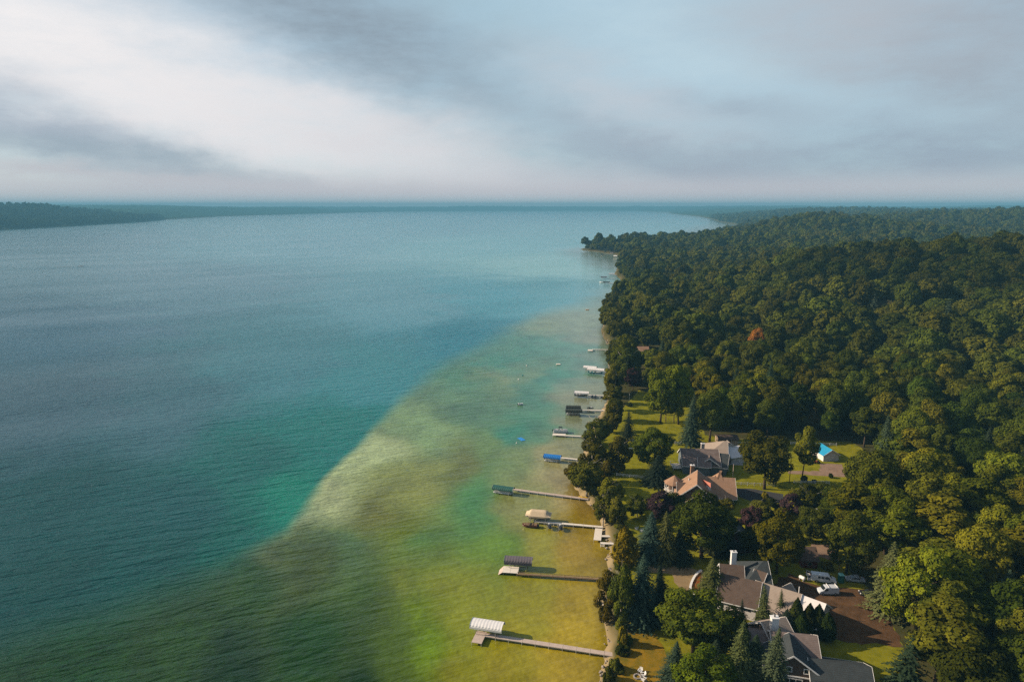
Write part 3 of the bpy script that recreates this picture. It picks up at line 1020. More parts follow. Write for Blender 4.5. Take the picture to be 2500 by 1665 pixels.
GRN, DRK, YEL, OLV = (1, 1, 1), (0.62, 0.72, 0.85), (1.75, 1.55, 0.9), (1.25, 1.05, 1.0)
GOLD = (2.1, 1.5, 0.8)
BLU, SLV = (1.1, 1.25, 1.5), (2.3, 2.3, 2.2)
for a in [
    # name, kind, foot x, foot y, top y, width, tint, label
    ('shore_tree', 'shore', 1432, 1214, 1118, 92, OLV, 'olive bushy tree overhanging the water beside the long dock with the yellow kayak'),
    ('shore_tree', 'shore', 1400, 1180, 1130, 46, OLV, 'small dark leafy tree on the bank between the blue and green canopied boat lifts'),
    ('shore_tree', 'shore', 1492, 1238, 1166, 66, YEL, 'yellow green young tree on the bank behind the yellow kayak'),
    ('shore_tree', 'shore', 1472, 1284, 1200, 54, GRN, 'leafy green tree on the shore above the tan canopied boat lift dock'),
    ('shore_tree', 'shore', 1504, 1284, 1212, 50, OLV, 'slender olive tree by the rocks at the landing of the white dock'),
    ('cedar_tree', 'cedar', 1526, 1380, 1282, 66, GOLD, 'stout golden green cedar by the white dock gangways'),
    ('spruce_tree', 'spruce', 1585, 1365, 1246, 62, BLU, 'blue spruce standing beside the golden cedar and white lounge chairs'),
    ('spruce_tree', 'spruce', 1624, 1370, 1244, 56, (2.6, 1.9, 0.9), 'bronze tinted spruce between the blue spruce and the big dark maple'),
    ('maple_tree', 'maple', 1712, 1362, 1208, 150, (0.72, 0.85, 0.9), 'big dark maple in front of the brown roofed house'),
    ('plum_tree', 'plum', 1612, 1272, 1200, 78, (1, 1, 1), 'dark purple tree below the turret of the brown roofed house'),
    ('shore_tree', 'shore', 1480, 1520, 1396, 62, (1.5, 1.15, 0.9), 'tall olive tree at the water by the landing of the brown narrow dock'),
    ('shore_tree', 'shore', 1516, 1532, 1378, 64, GRN, 'tall dark leafy tree on the bank next to the blue spruce near the narrow dock'),
    ('spruce_tree', 'spruce', 1566, 1522, 1350, 74, (1.3, 1.5, 1.7), 'tall silvery blue spruce above the dry front lawn'),
    ('spruce_tree', 'spruce', 1612, 1508, 1376, 54, (0.55, 0.6, 0.6), 'narrow black green spruce beside the tall silvery spruce'),
    ('maple_tree', 'maple', 1692, 1592, 1440, 176, (1.05, 1.2, 0.9), 'broad green maple on the dry front lawn before the white house'),
    ('maple_tree', 'maple', 1710, 1730, 1588, 152, (1.7, 1.75, 0.9), 'bright yellow green maple above the white lawn chairs'),
    ('spruce_tree', 'spruce', 1640, 1695, 1562, 70, (0.9, 1.0, 1.0), 'dark spruce squeezed between the broad maple and the bright maple'),
    ('spruce_tree', 'spruce', 1792, 1695, 1510, 66, (2.0, 1.7, 0.9), 'ochre tinged spruce before the white chimney house'),
    ('spruce_tree', 'spruce', 1876, 1715, 1526, 76, (2.0, 1.9, 1.5), 'tall cone laden spruce standing before the brown gable house'),
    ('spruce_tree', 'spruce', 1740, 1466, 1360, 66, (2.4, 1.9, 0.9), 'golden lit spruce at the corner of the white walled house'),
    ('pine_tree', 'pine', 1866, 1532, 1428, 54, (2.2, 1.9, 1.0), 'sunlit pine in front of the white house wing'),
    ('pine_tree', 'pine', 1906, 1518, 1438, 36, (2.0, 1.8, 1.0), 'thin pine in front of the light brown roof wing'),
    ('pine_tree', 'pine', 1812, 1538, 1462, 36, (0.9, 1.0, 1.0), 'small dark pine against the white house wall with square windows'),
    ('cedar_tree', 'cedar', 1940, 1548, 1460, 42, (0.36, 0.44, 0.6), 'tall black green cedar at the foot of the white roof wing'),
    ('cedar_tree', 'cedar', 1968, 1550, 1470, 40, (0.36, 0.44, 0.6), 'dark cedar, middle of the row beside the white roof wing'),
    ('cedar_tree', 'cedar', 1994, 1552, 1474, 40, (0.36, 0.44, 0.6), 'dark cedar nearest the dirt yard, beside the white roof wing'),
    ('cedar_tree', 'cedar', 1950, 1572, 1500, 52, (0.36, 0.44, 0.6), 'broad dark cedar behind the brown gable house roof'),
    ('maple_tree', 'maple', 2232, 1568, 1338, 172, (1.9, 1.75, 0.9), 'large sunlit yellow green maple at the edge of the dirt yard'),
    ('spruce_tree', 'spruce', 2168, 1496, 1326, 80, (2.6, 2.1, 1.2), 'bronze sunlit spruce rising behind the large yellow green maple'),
    ('pine_tree', 'pine', 2206, 1700, 1552, 120, (0.7, 0.85, 0.7), 'dark spreading pine below the large yellow green maple'),
    ('spruce_tree', 'spruce', 2445, 1500, 1386, 60, SLV, 'pale silver spruce standing among dark broadleaf trees'),
    ('broadleaf_tree', 'broad', 2452, 1610, 1420, 170, (0.72, 0.85, 0.8), 'massive dark green tree in front of the pale silver spruce'),
    ('broadleaf_tree', 'broad', 2352, 1735, 1552, 170, (0.72, 0.85, 0.8), 'low rounded dark tree beside the dark spreading pine'),
    ('broadleaf_tree', 'broad', 2490, 1745, 1560, 160, (0.7, 0.8, 0.7), 'shadowy tree below the massive dark green tree'),
    ('maple_tree', 'maple', 1896, 1400, 1248, 116, (1.8, 1.55, 0.9), 'yellowing maple behind the white house and its chimney'),
    ('plum_tree', 'plum', 1928, 1272, 1206, 66, (1, 1, 1), 'purple leaved tree beside the asphalt drive of the brown roofed house'),
    ('plum_tree', 'plum', 1832, 1312, 1236, 62, (1.1, 1, 1), 'purple leaved tree beside the dark barn roof'),
    ('willow_shrub', 'shore', 1852, 1266, 1224, 58, (2.4, 2.0, 2.0), 'pale feathery shrub on the lawn between the two purple trees', ),
    ('shore_tree', 'shore', 1968, 1262, 1182, 66, (0.9, 1.0, 0.9), 'round green tree behind the purple tree by the asphalt drive'),
    ('shore_tree', 'shore', 1938, 1230, 1192, 30, (1.8, 1.6, 0.9), 'small yellow green tree at the end of the asphalt drive'),
    ('maple_tree', 'maple', 1866, 1194, 1054, 128, (0.95, 0.95, 0.85), 'big round maple between the grey house and the gravel drive'),
    ('ash_tree', 'ash', 1957, 1174, 1036, 60, (1.5, 1.4, 0.9), 'slender light green tree by the gravel drive and blue roofed shed'),
    ('spruce_tree', 'spruce', 1685, 1085, 958, 42, (2.0, 2.1, 2.0), 'grey columnar spruce at the end of the white fence by the long lawn'),
    ('broadleaf_tree', 'broad', 1732, 1078, 954, 92, (0.9, 0.95, 0.85), 'dark green tree leaning on the grey spruce behind the grey house'),
    ('maple_tree', 'maple', 1612, 1032, 888, 88, (1.75, 1.65, 0.85), 'bright sunlit tree with bare trunk at the edge of the long lawn'),
    ('maple_tree', 'maple', 1656, 1036, 888, 76, (1.6, 1.6, 0.85), 'sunlit tree beside the timber swing frame on the long lawn'),
    ('maple_tree', 'maple', 1598, 1148, 1042, 96, (1.15, 1.15, 0.85), 'round green maple on the lawn between the two white fences'),
    ('spruce_tree', 'spruce', 1607, 1180, 1112, 62, (0.45, 0.5, 0.5), 'squat black green conifer under the round lawn maple'),
    ('shore_tree', 'shore', 1456, 1090, 1018, 74, (0.85, 0.9, 0.9), 'round dark tree on the bank by the dock with the open white pontoon'),
    ('shore_tree', 'shore', 1496, 1056, 986, 50, (1.3, 1.05, 0.9), 'brownish tree on the bank by the dark green canopies'),
    ('pine_tree', 'pine', 1532, 1074, 1000, 46, (0.9, 0.8, 0.7), 'dark ragged pine at the corner of the long lawn'),
    ('birch_tree', 'shore', 1446, 1152, 1064, 74, OLV, 'weeping birch on the bank behind the blue canopied boat lift'),
    ('birch_tree', 'shore', 1506, 1154, 1068, 66, (0.95, 0.85, 0.9), 'second birch, on the bank at the end of the lawn fence'),
    ('shore_tree', 'shore', 1475, 1178, 1122, 44, (1.5, 1.1, 0.9), 'rusty olive shrub tree under the birches'),
    ('shore_tree', 'shore', 1500, 972, 898, 42, (0.95, 0.9, 0.9), 'slim dark tree at the landing of the white canopy dock with jet skis'),
    ('shore_tree', 'shore', 1526, 938, 852, 66, (0.8, 0.85, 0.9), 'dark tree with pale trunk on the bank by the twin white canopies'),
    ('spruce_tree', 'spruce', 1744, 1345, 1212, 56, (1.9, 1.5, 0.9), 'dark spruce with a rusty tip beside the big dark maple'),
    ('spruce_tree', 'spruce', 1660, 1372, 1290, 50, (0.6, 0.65, 0.6), 'black green conifer tucked under the big dark maple'),
    ('shore_tree', 'shore', 1648, 1262, 1204, 66, (0.5, 0.55, 0.55), 'dark bushy tree next to the purple tree under the turret'),
    ('shore_tree', 'shore', 1556, 1262, 1206, 50, (0.8, 0.8, 0.8), 'dark round tree on the lawn slope behind the white dock landing'),
    ('maple_tree', 'maple', 1768, 1600, 1486, 110, (0.75, 0.85, 0.85), 'dark green maple behind the broad front lawn maple'),
    ('spruce_tree', 'spruce', 1836, 1640, 1548, 60, (0.6, 0.7, 0.6), 'dark spruce between the ochre spruce and the cone laden spruce'),
    ('spruce_tree', 'spruce', 1740, 1660, 1560, 62, (0.7, 0.8, 0.7), 'dark spruce behind the bright yellow green maple'),
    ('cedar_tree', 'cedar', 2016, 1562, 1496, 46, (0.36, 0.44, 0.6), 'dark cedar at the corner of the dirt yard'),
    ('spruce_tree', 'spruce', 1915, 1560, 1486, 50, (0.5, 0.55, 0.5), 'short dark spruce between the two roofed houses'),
    ('shore_tree', 'shore', 1690, 1280, 1226, 60, (0.55, 0.6, 0.6), 'dark tree at the front gable of the brown roofed house'),
    ('shore_tree', 'shore', 1770, 1252, 1214, 44, (1.2, 1.0, 0.7), 'small olive tree at the wing of the brown roofed house'),
    ('maple_tree', 'maple', 2040, 1300, 1188, 96, (0.8, 0.85, 0.8), 'dark maple at the wood edge behind the lamp pole'),
    ('maple_tree', 'maple', 2066, 1400, 1250, 120, (0.95, 0.95, 0.85), 'large rounded tree at the wood edge behind the portable toilet'),
    ('maple_tree', 'maple', 1842, 1362, 1278, 84, (0.6, 0.68, 0.7), 'dark maple between the barn and the white house'),
    ('maple_tree', 'maple', 1978, 1318, 1232, 84, (0.62, 0.7, 0.7), 'dark maple behind the small dark red shed'),
    ('maple_tree', 'maple', 2008, 1258, 1176, 80, (0.8, 0.85, 0.8), 'green maple at the wood edge above the lamp pole'),
    ('spruce_tree', 'spruce', 1768, 1352, 1262, 54, (0.6, 0.62, 0.55), 'dark spruce at the red wall of the barn'),
    ('shore_tree', 'shore', 1880, 1262, 1218, 46, (0.75, 0.8, 0.7), 'dark round shrub tree on the lawn beside the asphalt drive'),
    ('plum_tree', 'plum', 1545, 952, 900, 42, (1.2, 1, 0.9), 'dark reddish tree on the bank beside the sunlit lawn trees'),
]:
    px_tree(*a)
for (bx, by, ty, w, tint, lab) in [
    (1520, 1578, 1528, 26, GOLD, 'yellowish shrub on the rocky bank beside the long pale dock'),
    (1500, 1640, 1602, 30, GRN, 'low green hedge shrub along the rocks below the long pale dock'),
    (1488, 1668, 1630, 34, GRN, 'low green hedge shrub at the water end of the dry lawn'),
    (1866, 1222, 1198, 20, (1.9, 1.5, 0.9), 'small golden shrub beside the brown roofed house wing'),
    (2018, 1388, 1372, 32, (2.0, 1.5, 1.8), 'pinkish flowering shrub behind the white van with open doors'),
    (2082, 1392, 1368, 18, (2.0, 1.7, 0.9), 'young yellow shrub on the lawn behind the silver car'),
    (1962, 1176, 1160, 18, (0.6, 0.7, 0.6), 'dark little shrub at the white fence below the slender tree'),
    (2028, 1166, 1155, 12, (0.5, 0.6, 0.6), 'tiny round shrub on the grass beside the gravel drive'),
    (1988, 1178, 1170, 14, (0.5, 0.6, 0.6), 'tiny dark shrub at the white fence by the gravel drive'),
    (1536, 992, 982, 16, (0.5, 0.6, 0.6), 'dark shrub at the foot of the flagpole'),
    (1640, 1180, 1160, 26, (0.5, 0.6, 0.6), 'dark shrub before the porch of the grey house'),
    (1792, 1232, 1212, 14, (1.6, 2.0, 4.0), 'pale flowering shrub at the corner of the brown house wing'),
]:
    px_tree('shrub', 'bush', bx, by, ty, w, tint, lab, 'shrub')

# shrubs along the bank
rb = random.Random(12)
for (a, b) in zip(shore_w[1:13], shore_w[2:14]):
    L = (b - a).length
    nv = Vector((b.y - a.y, -(b.x - a.x))).normalized()
    for k in range(max(1, int(L / 3.6))):
        p = a.lerp(b, (k + rb.random()) / max(1, int(L / 3.6))) + nv * rb.uniform(2.8, 4.8)
        if 120 < p.y < 330:
            tn, tw = rb.choice((((1.6, 1.3, 0.9), 'yellowish'), ((1.0, 1.0, 0.9), 'green'), ((0.7, 0.75, 0.8), 'dark green')))
            plant_tree('bank_shrub', 'bush', (p.x, p.y, ground_z(p.x, p.y) - 0.1), rb.uniform(1.2, 2.6), rb.uniform(2.2, 3.8), tn,
                       f'low {tw} shrub on the stony bank between the docks', 'shrub', f'{tw} shrubs along the bank')

# ------------------------------------------------------------------ the woods
CLEAR_W = [tuple(P(x, y, G0).xy) for x, y in CLEAR_PX]
HAND = [(o.location.x, o.location.y, o.scale.x) for o in COL.objects if o.get('category') == 'tree']
GAPS = [(P(1565, 864, 6).x, P(1565, 864, 6).y, 16)]


def forest_points():
    rnd = np.random.default_rng(77)
    pts = []
    # jittered grids, wider apart farther off
    for (r0, r1, s) in ((60, 520, 10.2), (520, 1250, 11.0), (1250, 2900, 12.5), (2900, 5600, 18.0)):
        x = np.arange(-60 if r1 < 2900 else -4300, min(r1 * 1.25, 4600), s)
        y = np.arange(40, r1, s)
        X, Y = np.meshgrid(x, y)
        X = (X + rnd.uniform(-0.55, 0.55, X.shape) * s).ravel()
        Y = (Y + rnd.uniform(-0.55, 0.55, Y.shape) * s).ravel()
        R = np.hypot(X, Y)
        ok = (R >= r0) & (R < r1) & (np.abs(X) < 0.86 * Y + 30)
        X, Y = X[ok], Y[ok]
        d = lake_dist(X, Y)
        ok = (d > np.where(Y > 330, 1.0, 4.0)) & ((X > -1000) | (d < 900)) & (Y > 113) & ~in_poly(X, Y, CLEAR_W)
        X, Y, d = X[ok], Y[ok], d[ok]
        pts.append(np.stack([X, Y, d, np.full(len(X), s)], 1))
    A = np.concatenate(pts)
    keep = np.ones(len(A), bool)
    for (hx, hy, sc) in HAND:
        keep &= np.hypot(A[:, 0] - hx, A[:, 1] - hy) > 5.6
    for (hx, hy, r) in GAPS:
        keep &= np.hypot(A[:, 0] - hx, A[:, 1] - hy) > r
    for (fx, fy, rx, ry) in FIELDS:
        keep &= ((A[:, 0] - fx) / rx) ** 2 + ((A[:, 1] - fy) / ry) ** 2 > 1
    return A[keep]


FP = forest_points()
FR = np.hypot(FP[:, 0], FP[:, 1])
FZ = height(FP[:, 0], FP[:, 1])
FP, FZ, FR = FP[np.argsort(FR)], FZ[np.argsort(FR)], np.sort(FR)
rnd = np.random.default_rng(5)
# a wood is patchy: bigger, darker, yellower stands
patch = fbm(FP[:, 0], FP[:, 1], 90, 3, 71)
hue = fbm(FP[:, 0], FP[:, 1], 60, 2, 72) + rnd.uniform(-0.22, 0.22, len(FP))
SIZE = np.exp(rnd.uniform(math.log(0.82), math.log(1.95), len(FP))) * (0.85 + 0.35 * patch) * np.where(FP[:, 2] < 25, 0.78, 1.0)
SIZE = SIZE * (1 + 0.15 * sstep(1250, 1300, FR) + 0.3 * sstep(2890, 2910, FR))
vis = (np.abs(FP[:, 0] / (FP[:, 1] * math.cos(PITCH) + (CAM_H - FZ) * math.sin(PITCH))) < 0.80) & (FP[:, 1] > 100)
near_ids = np.nonzero(vis)[0][:255]
CLR = np.array(CLEAR_W)


def zone(x, y):
    """How a tree of the near wood is found: its rank behind the clearing and the landmark it stands nearest."""
    best = 1e9
    for (ax, ay), (bx, by) in zip(CLR, np.roll(CLR, -1, 0)):
        t = min(1, max(0, ((x - ax) * (bx - ax) + (y - ay) * (by - ay)) / ((bx - ax) ** 2 + (by - ay) ** 2)))
        best = min(best, math.hypot(x - ax - t * (bx - ax), y - ay - t * (by - ay)))
    rank = 'front rank' if best < 11 else 'second rank' if best < 24 else 'third rank' if best < 40 else 'depths'
    marks = [(P(2232, 1568, G0), 'the sunlit yard maple'), (P(2445, 1500, G0), 'the silver spruce'), (P(2060, 1400, G0), 'the portable toilet'), (P(2010, 1270, G0), 'the lamp pole'),
             (P(2060, 1130, G0), 'the blue roofed shed'), (P(1870, 1075, G0), 'the white garage'), (P(1730, 1050, G0), 'the tan outbuilding'), (P(1640, 985, G0), 'the swing frame'),
             (P(1530, 945, G0), 'the flagpole'), (P(1565, 864, G0), 'the hidden cottage')]
    m = min(marks, key=lambda k: math.hypot(k[0].x - x, k[0].y - y))[1]
    return f'{rank} behind {m}'
TINTS = [((0.70, 0.85, 0.85), 'dark green'), ((1.0, 1.0, 0.9), 'mid green'), ((1.25, 1.15, 0.9), 'olive green'), ((1.6, 1.45, 0.85), 'yellow green')]
for i in near_ids:
    x, y, d, s = FP[i]
    k = int(np.clip((hue[i] - 0.22) / 0.14, 0, 3))
    sz = min(SIZE[i], 1.5)
    conifer = rnd.uniform() < 0.04
    z = float(FZ[i]) - 0.2
    if conifer:
        plant_tree('spruce_tree', 'spruce', (x, y, z), 17 * sz, 5.6 * sz, (1.0, 1.1, 1.0),
                   f'pointed dark spruce among broadleaf trees, {zone(x, y)}', 'tree', 'spruces in the near wood')
    else:
        tall = 'tall' if sz > 1.3 else 'low'
        plant_tree('broadleaf_tree', ('broad', 'broad', 'maple', 'broad', 'ash')[int(rnd.uniform(0, 5))], (x, y, z), 13.6 * sz * rnd.uniform(0.85, 1.15), 9.8 * sz * rnd.uniform(0.78, 1.12), TINTS[k][0],
                   f'{tall} {TINTS[k][1]} broadleaf tree, {zone(x, y)}', 'tree', 'trees of the near wood')
# the one tree already turned red
pr = PG(1858, 765)
zt = 22.0
pr = P(1858, 765, ground_z(pr.x, pr.y) + zt)
plant_tree('red_tree', 'broad', (pr.x, pr.y, ground_z(pr.x, pr.y) - 0.2), 22.0, 12.0, (4.6, 1.7, 2.6), 'orange red tree alone in the green wood', 'tree')

# the rest of the wood: one object, its trees set on points
rest = np.ones(len(FP), bool)
rest[near_ids] = False
rest &= np.hypot(FP[:, 0] - pr.x, FP[:, 1] - pr.y) > 7
RX, RZ, RS, RD, RH = FP[rest], FZ[rest], SIZE[rest], FR[rest], hue[rest]


def forest_kinds():
    """Tree shapes for the wood: fuller ones nearer by, plainer ones far off; four tints each, and a spruce."""
    kinds = []
    shapes = [((5.1, 5.0, 6.0), 10.0, (1.2, 2.7)), ((4.3, 4.5, 6.9), 10.4, (0.9, 2.2)), ((5.9, 5.6, 4.9), 10.4, (1.0, 2.6)), ((4.8, 5.3, 6.2), 9.8, (0.8, 2.0))]
    tints = [(0.62, 0.80, 0.85), (0.95, 0.98, 0.9), (1.25, 1.12, 0.9), (1.6, 1.4, 0.9)]

    def one(VF, m, tint):
        me = crown_mesh('wood_crown', VF, m)
        o = bpy.data.objects.new('wood_crown', me)
        o.color = (*tint, 1)
        kinds.append(o)
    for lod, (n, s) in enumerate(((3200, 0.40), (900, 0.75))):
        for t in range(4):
            one(broad_crown(100 + lod * 10 + t, n, s, lobes=(26, 34, 30, 44)[t], rad=shapes[t][0], cz=shapes[t][1], low=-0.6, lob=shapes[t][2]), 'leaf_broad', tints[t] if lod == 0 else (tints[t][0] * 2.4, tints[t][1] * 2.2, tints[t][2] * 4.0))  # far crowns brightened: the valley's sunlight and haze put into their tint
        one(spruce_crown(120 + lod, 0.6 + 0.35 * lod, levels=18 - 6 * lod), 'leaf_spruce', (1.0, 1.1, 1.0))
    return kinds


kinds = forest_kinds()
me = bpy.data.meshes.new('woodland_trees')
me.vertices.add(len(RX))
me.vertices.foreach_set('co', np.stack([RX[:, 0], RX[:, 1], RZ - 0.2], 1).astype(np.float32).ravel())
rr = np.random.default_rng(9)
n = len(RX)
kind = np.clip(((RH - 0.22) / 0.14 + rr.uniform(-0.9, 0.9, n)).astype(int), 0, 3)
spr = rr.uniform(size=n) < np.where(RX[:, 2] < 30, 0.10, 0.03)
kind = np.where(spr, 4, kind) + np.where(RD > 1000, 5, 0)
scl = np.stack([RS * rr.uniform(0.78, 1.2, n), RS * rr.uniform(0.78, 1.2, n), RS * rr.uniform(0.62, 0.98, n)], 1)
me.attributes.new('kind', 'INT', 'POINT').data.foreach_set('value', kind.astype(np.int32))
me.attributes.new('turn', 'FLOAT', 'POINT').data.foreach_set('value', rr.uniform(0, 6.283, n).astype(np.float32))
me.attributes.new('size', 'FLOAT_VECTOR', 'POINT').data.foreach_set('vector', scl.astype(np.float32).ravel())
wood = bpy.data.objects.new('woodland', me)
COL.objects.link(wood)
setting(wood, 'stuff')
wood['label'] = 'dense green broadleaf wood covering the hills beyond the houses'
wood['category'] = 'wood'
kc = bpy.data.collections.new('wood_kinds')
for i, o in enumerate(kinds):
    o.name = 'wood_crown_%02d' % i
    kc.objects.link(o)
gt = bpy.data.node_groups.new('plant_wood', 'GeometryNodeTree')
gt.interface.new_socket('Geometry', in_out='INPUT', socket_type='NodeSocketGeometry')
gt.interface.new_socket('Geometry', in_out='OUTPUT', socket_type='NodeSocketGeometry')
gi = gt.nodes.new('NodeGroupInput')
go = gt.nodes.new('NodeGroupOutput')
ip = gt.nodes.new('GeometryNodeInstanceOnPoints')
ci = gt.nodes.new('GeometryNodeCollectionInfo')
ci.inputs['Collection'].default_value = kc
ci.inputs['Separate Children'].default_value = True
ci.inputs['Reset Children'].default_value = True


def attr(nm, ty):
    nd = gt.nodes.new('GeometryNodeInputNamedAttribute')
    nd.data_type = ty
    nd.inputs['Name'].default_value = nm
    return [s for s in nd.outputs if s.enabled and s.name == 'Attribute'][0]


cx = gt.nodes.new('ShaderNodeCombineXYZ')
gt.links.new(attr('turn', 'FLOAT'), cx.inputs[2])
er = gt.nodes.new('FunctionNodeEulerToRotation')
gt.links.new(cx.outputs[0], er.inputs[0])
gt.links.new(gi.outputs[0], ip.inputs['Points'])
gt.links.new(ci.outputs[0], ip.inputs['Instance'])
ip.inputs['Pick Instance'].default_value = True
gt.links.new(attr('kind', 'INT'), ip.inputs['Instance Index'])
gt.links.new(er.outputs[0], ip.inputs['Rotation'])
gt.links.new(attr('size', 'FLOAT_VECTOR'), ip.inputs['Scale'])
gt.links.new(ip.outputs[0], go.inputs[0])
md = wood.modifiers.new('plant', 'NODES')
md.node_group = gt

# ------------------------------------------------------------------ haze
def build_haze():
    mb = MB()
    x0, x1, y0, y1, z0, z1 = -22500, 22500, -500, 15800, -10.5, 150.0
    mb.box(((x0 + x1) / 2, (y0 + y1) / 2, (z0 + z1) / 2), (x1 - x0, y1 - y0, z1 - z0))
    m = bpy.data.materials.new('haze_air')
    m.use_nodes = True
    m.node_tree.nodes.clear()
    T = NT(m.node_tree)
    out = T.new('ShaderNodeOutputMaterial')
    pv = T.new('ShaderNodeVolumePrincipled')
    pv.inputs['Color'].default_value = (0.125, 0.335, 0.49, 1)
    pv.inputs['Density'].default_value = 1.45e-4
    pv.inputs['Anisotropy'].default_value = 0.0
    T.l.new(pv.outputs[0], out.inputs['Volume'])
    o = mb.build('haze', m)
    setting(o, 'stuff')


build_haze()


def build_shade_cloud():
    """Unseen low cloud, added west of the lake to cast shade across the wooded ridge."""
    rng = np.random.default_rng(8)
    alt = 900.0
    off = Vector((SUN_DIR.x, SUN_DIR.y, 0)) * ((alt - 30) / SUN_DIR.z)
    us, vs = np.meshgrid(np.linspace(0, 2 * math.pi, 97)[:-1], np.linspace(-math.pi / 2, math.pi / 2, 41), indexing='ij')
    dx, dy, dz = np.cos(us) * np.cos(vs), np.sin(us) * np.cos(vs), np.sin(vs)
    lump = 1 + 0.55 * (fbm(dx * 3 + 9, dy * 3 + 4 + dz, 1.0, 4, 91) - 0.5) * 1.6
    X = off.x + 540 + dx * 260 * lump
    Y = off.y + 590 + dy * 130 * lump
    Z = alt + dz * np.where(dz > 0, 60, 25) * lump
    n, m = us.shape
    V = np.stack([X.ravel(), Y.ravel(), Z.ravel()], 1)
    F = []
    for i in range(n):
        for j in range(m - 1):
            F.append((i * m + j, ((i + 1) % n) * m + j, ((i + 1) % n) * m + j + 1, i * m + j + 1))
    me = np_mesh('cloud', V, np.array(F))
    mc = bpy.data.materials.new('shade_cloud_vapour')
    mc.use_nodes = True
    mc.node_tree.nodes.clear()
    T = NT(mc.node_tree)
    out = T.new('ShaderNodeOutputMaterial')
    d = T.new('ShaderNodeBsdfDiffuse')
    d.inputs['Color'].default_value = (0.8, 0.8, 0.8, 1)
    t = T.new('ShaderNodeBsdfTranslucent')
    t.inputs['Color'].default_value = (0.8, 0.8, 0.8, 1)
    mx = T.new('ShaderNodeMixShader')
    mx.inputs[0].default_value = 0.5
    T.l.new(d.outputs[0], mx.inputs[1])
    T.l.new(t.outputs[0], mx.inputs[2])
    thin = T.new('ShaderNodeBsdfTransparent')
    m2 = T.new('ShaderNodeMixShader')
    T.l.new(T.ramp(T.noise(T.new('ShaderNodeNewGeometry').outputs['Position'], 0.006, 4, 0.6), [(0.35, 0.20), (0.65, 0.50)]), m2.inputs[0])
    T.l.new(thin.outputs[0], m2.inputs[1])
    T.l.new(mx.outputs[0], m2.inputs[2])
    T.l.new(m2.outputs[0], out.inputs[0])
    me.materials.append(mc)
    o = bpy.data.objects.new('cloud', me)  # out of view, added for the shade it throws on the ridge
    COL.objects.link(o)
    setting(o)


build_shade_cloud()
print('woods', len(FP), 'objects', len(COL.objects))

# ------------------------------------------------------------------ docks, boat lifts, boats
M_dockpale = mat('dock_boards_pale', (0.46, 0.37, 0.32), 0.85, scale=1.2, color2=(0.37, 0.30, 0.26), spec=0.1)
M_dockwhite = mat('dock_boards_white', (0.66, 0.60, 0.52), 0.8, scale=1.2, color2=(0.55, 0.50, 0.44), spec=0.1)
M_dockbrown = mat('dock_boards_brown', (0.27, 0.19, 0.11), 0.9, scale=1.2, color2=(0.17, 0.12, 0.07), spec=0.1)
M_alu = mat('aluminium', (0.55, 0.55, 0.55), 0.45, scale=3, color2=(0.42, 0.42, 0.42), metallic=0.6)
M_white = mat('white_paint', (0.72, 0.70, 0.68), 0.5, scale=1.5, color2=(0.60, 0.58, 0.56))
M_dark = mat('black_rubber', (0.018, 0.018, 0.020), 0.6, scale=3)
M_glass = mat('tinted_glass', (0.015, 0.020, 0.024), 0.08, scale=1, var=0.05, spec=0.6)
M_wood = mat('timber', (0.22, 0.14, 0.08), 0.9, scale=2.5, spec=0.1)
CANVAS = {
    'white': mat('canvas_white', (0.66, 0.64, 0.63), 0.6, scale=1.0, color2=(0.56, 0.54, 0.54)),
    'slate': mat('canvas_slate', (0.115, 0.095, 0.105), 0.65, scale=1.0, color2=(0.085, 0.072, 0.082)),
    'tan': mat('canvas_tan', (0.52, 0.40, 0.26), 0.7, scale=1.0, color2=(0.44, 0.34, 0.22)),
    'teal': mat('canvas_teal', (0.018, 0.090, 0.072), 0.6, scale=1.0, color2=(0.012, 0.062, 0.05)),
    'blue': mat('canvas_blue', (0.008, 0.150, 0.46), 0.55, scale=1.0, color2=(0.006, 0.11, 0.36)),
    'forest': mat('canvas_forest', (0.030, 0.036, 0.026), 0.65, scale=1.0, color2=(0.020, 0.026, 0.018)),
}


def paint(name, c, rough=0.35):
    return mat(name, c, rough, var=0.06, scale=0.8, spec=0.5)


M_maroon = paint('hull_maroon', (0.075, 0.018, 0.016))
M_silver = paint('hull_silver', (0.42, 0.42, 0.40))
M_hullwhite = paint('hull_white', (0.68, 0.67, 0.65))
M_hullblack = paint('hull_black', (0.020, 0.022, 0.026))
M_hullteal = paint('hull_teal', (0.03, 0.20, 0.22))
M_orange = paint('orange_paint', (0.50, 0.20, 0.03))
M_yellow = paint('yellow_plastic', (0.70, 0.42, 0.01))


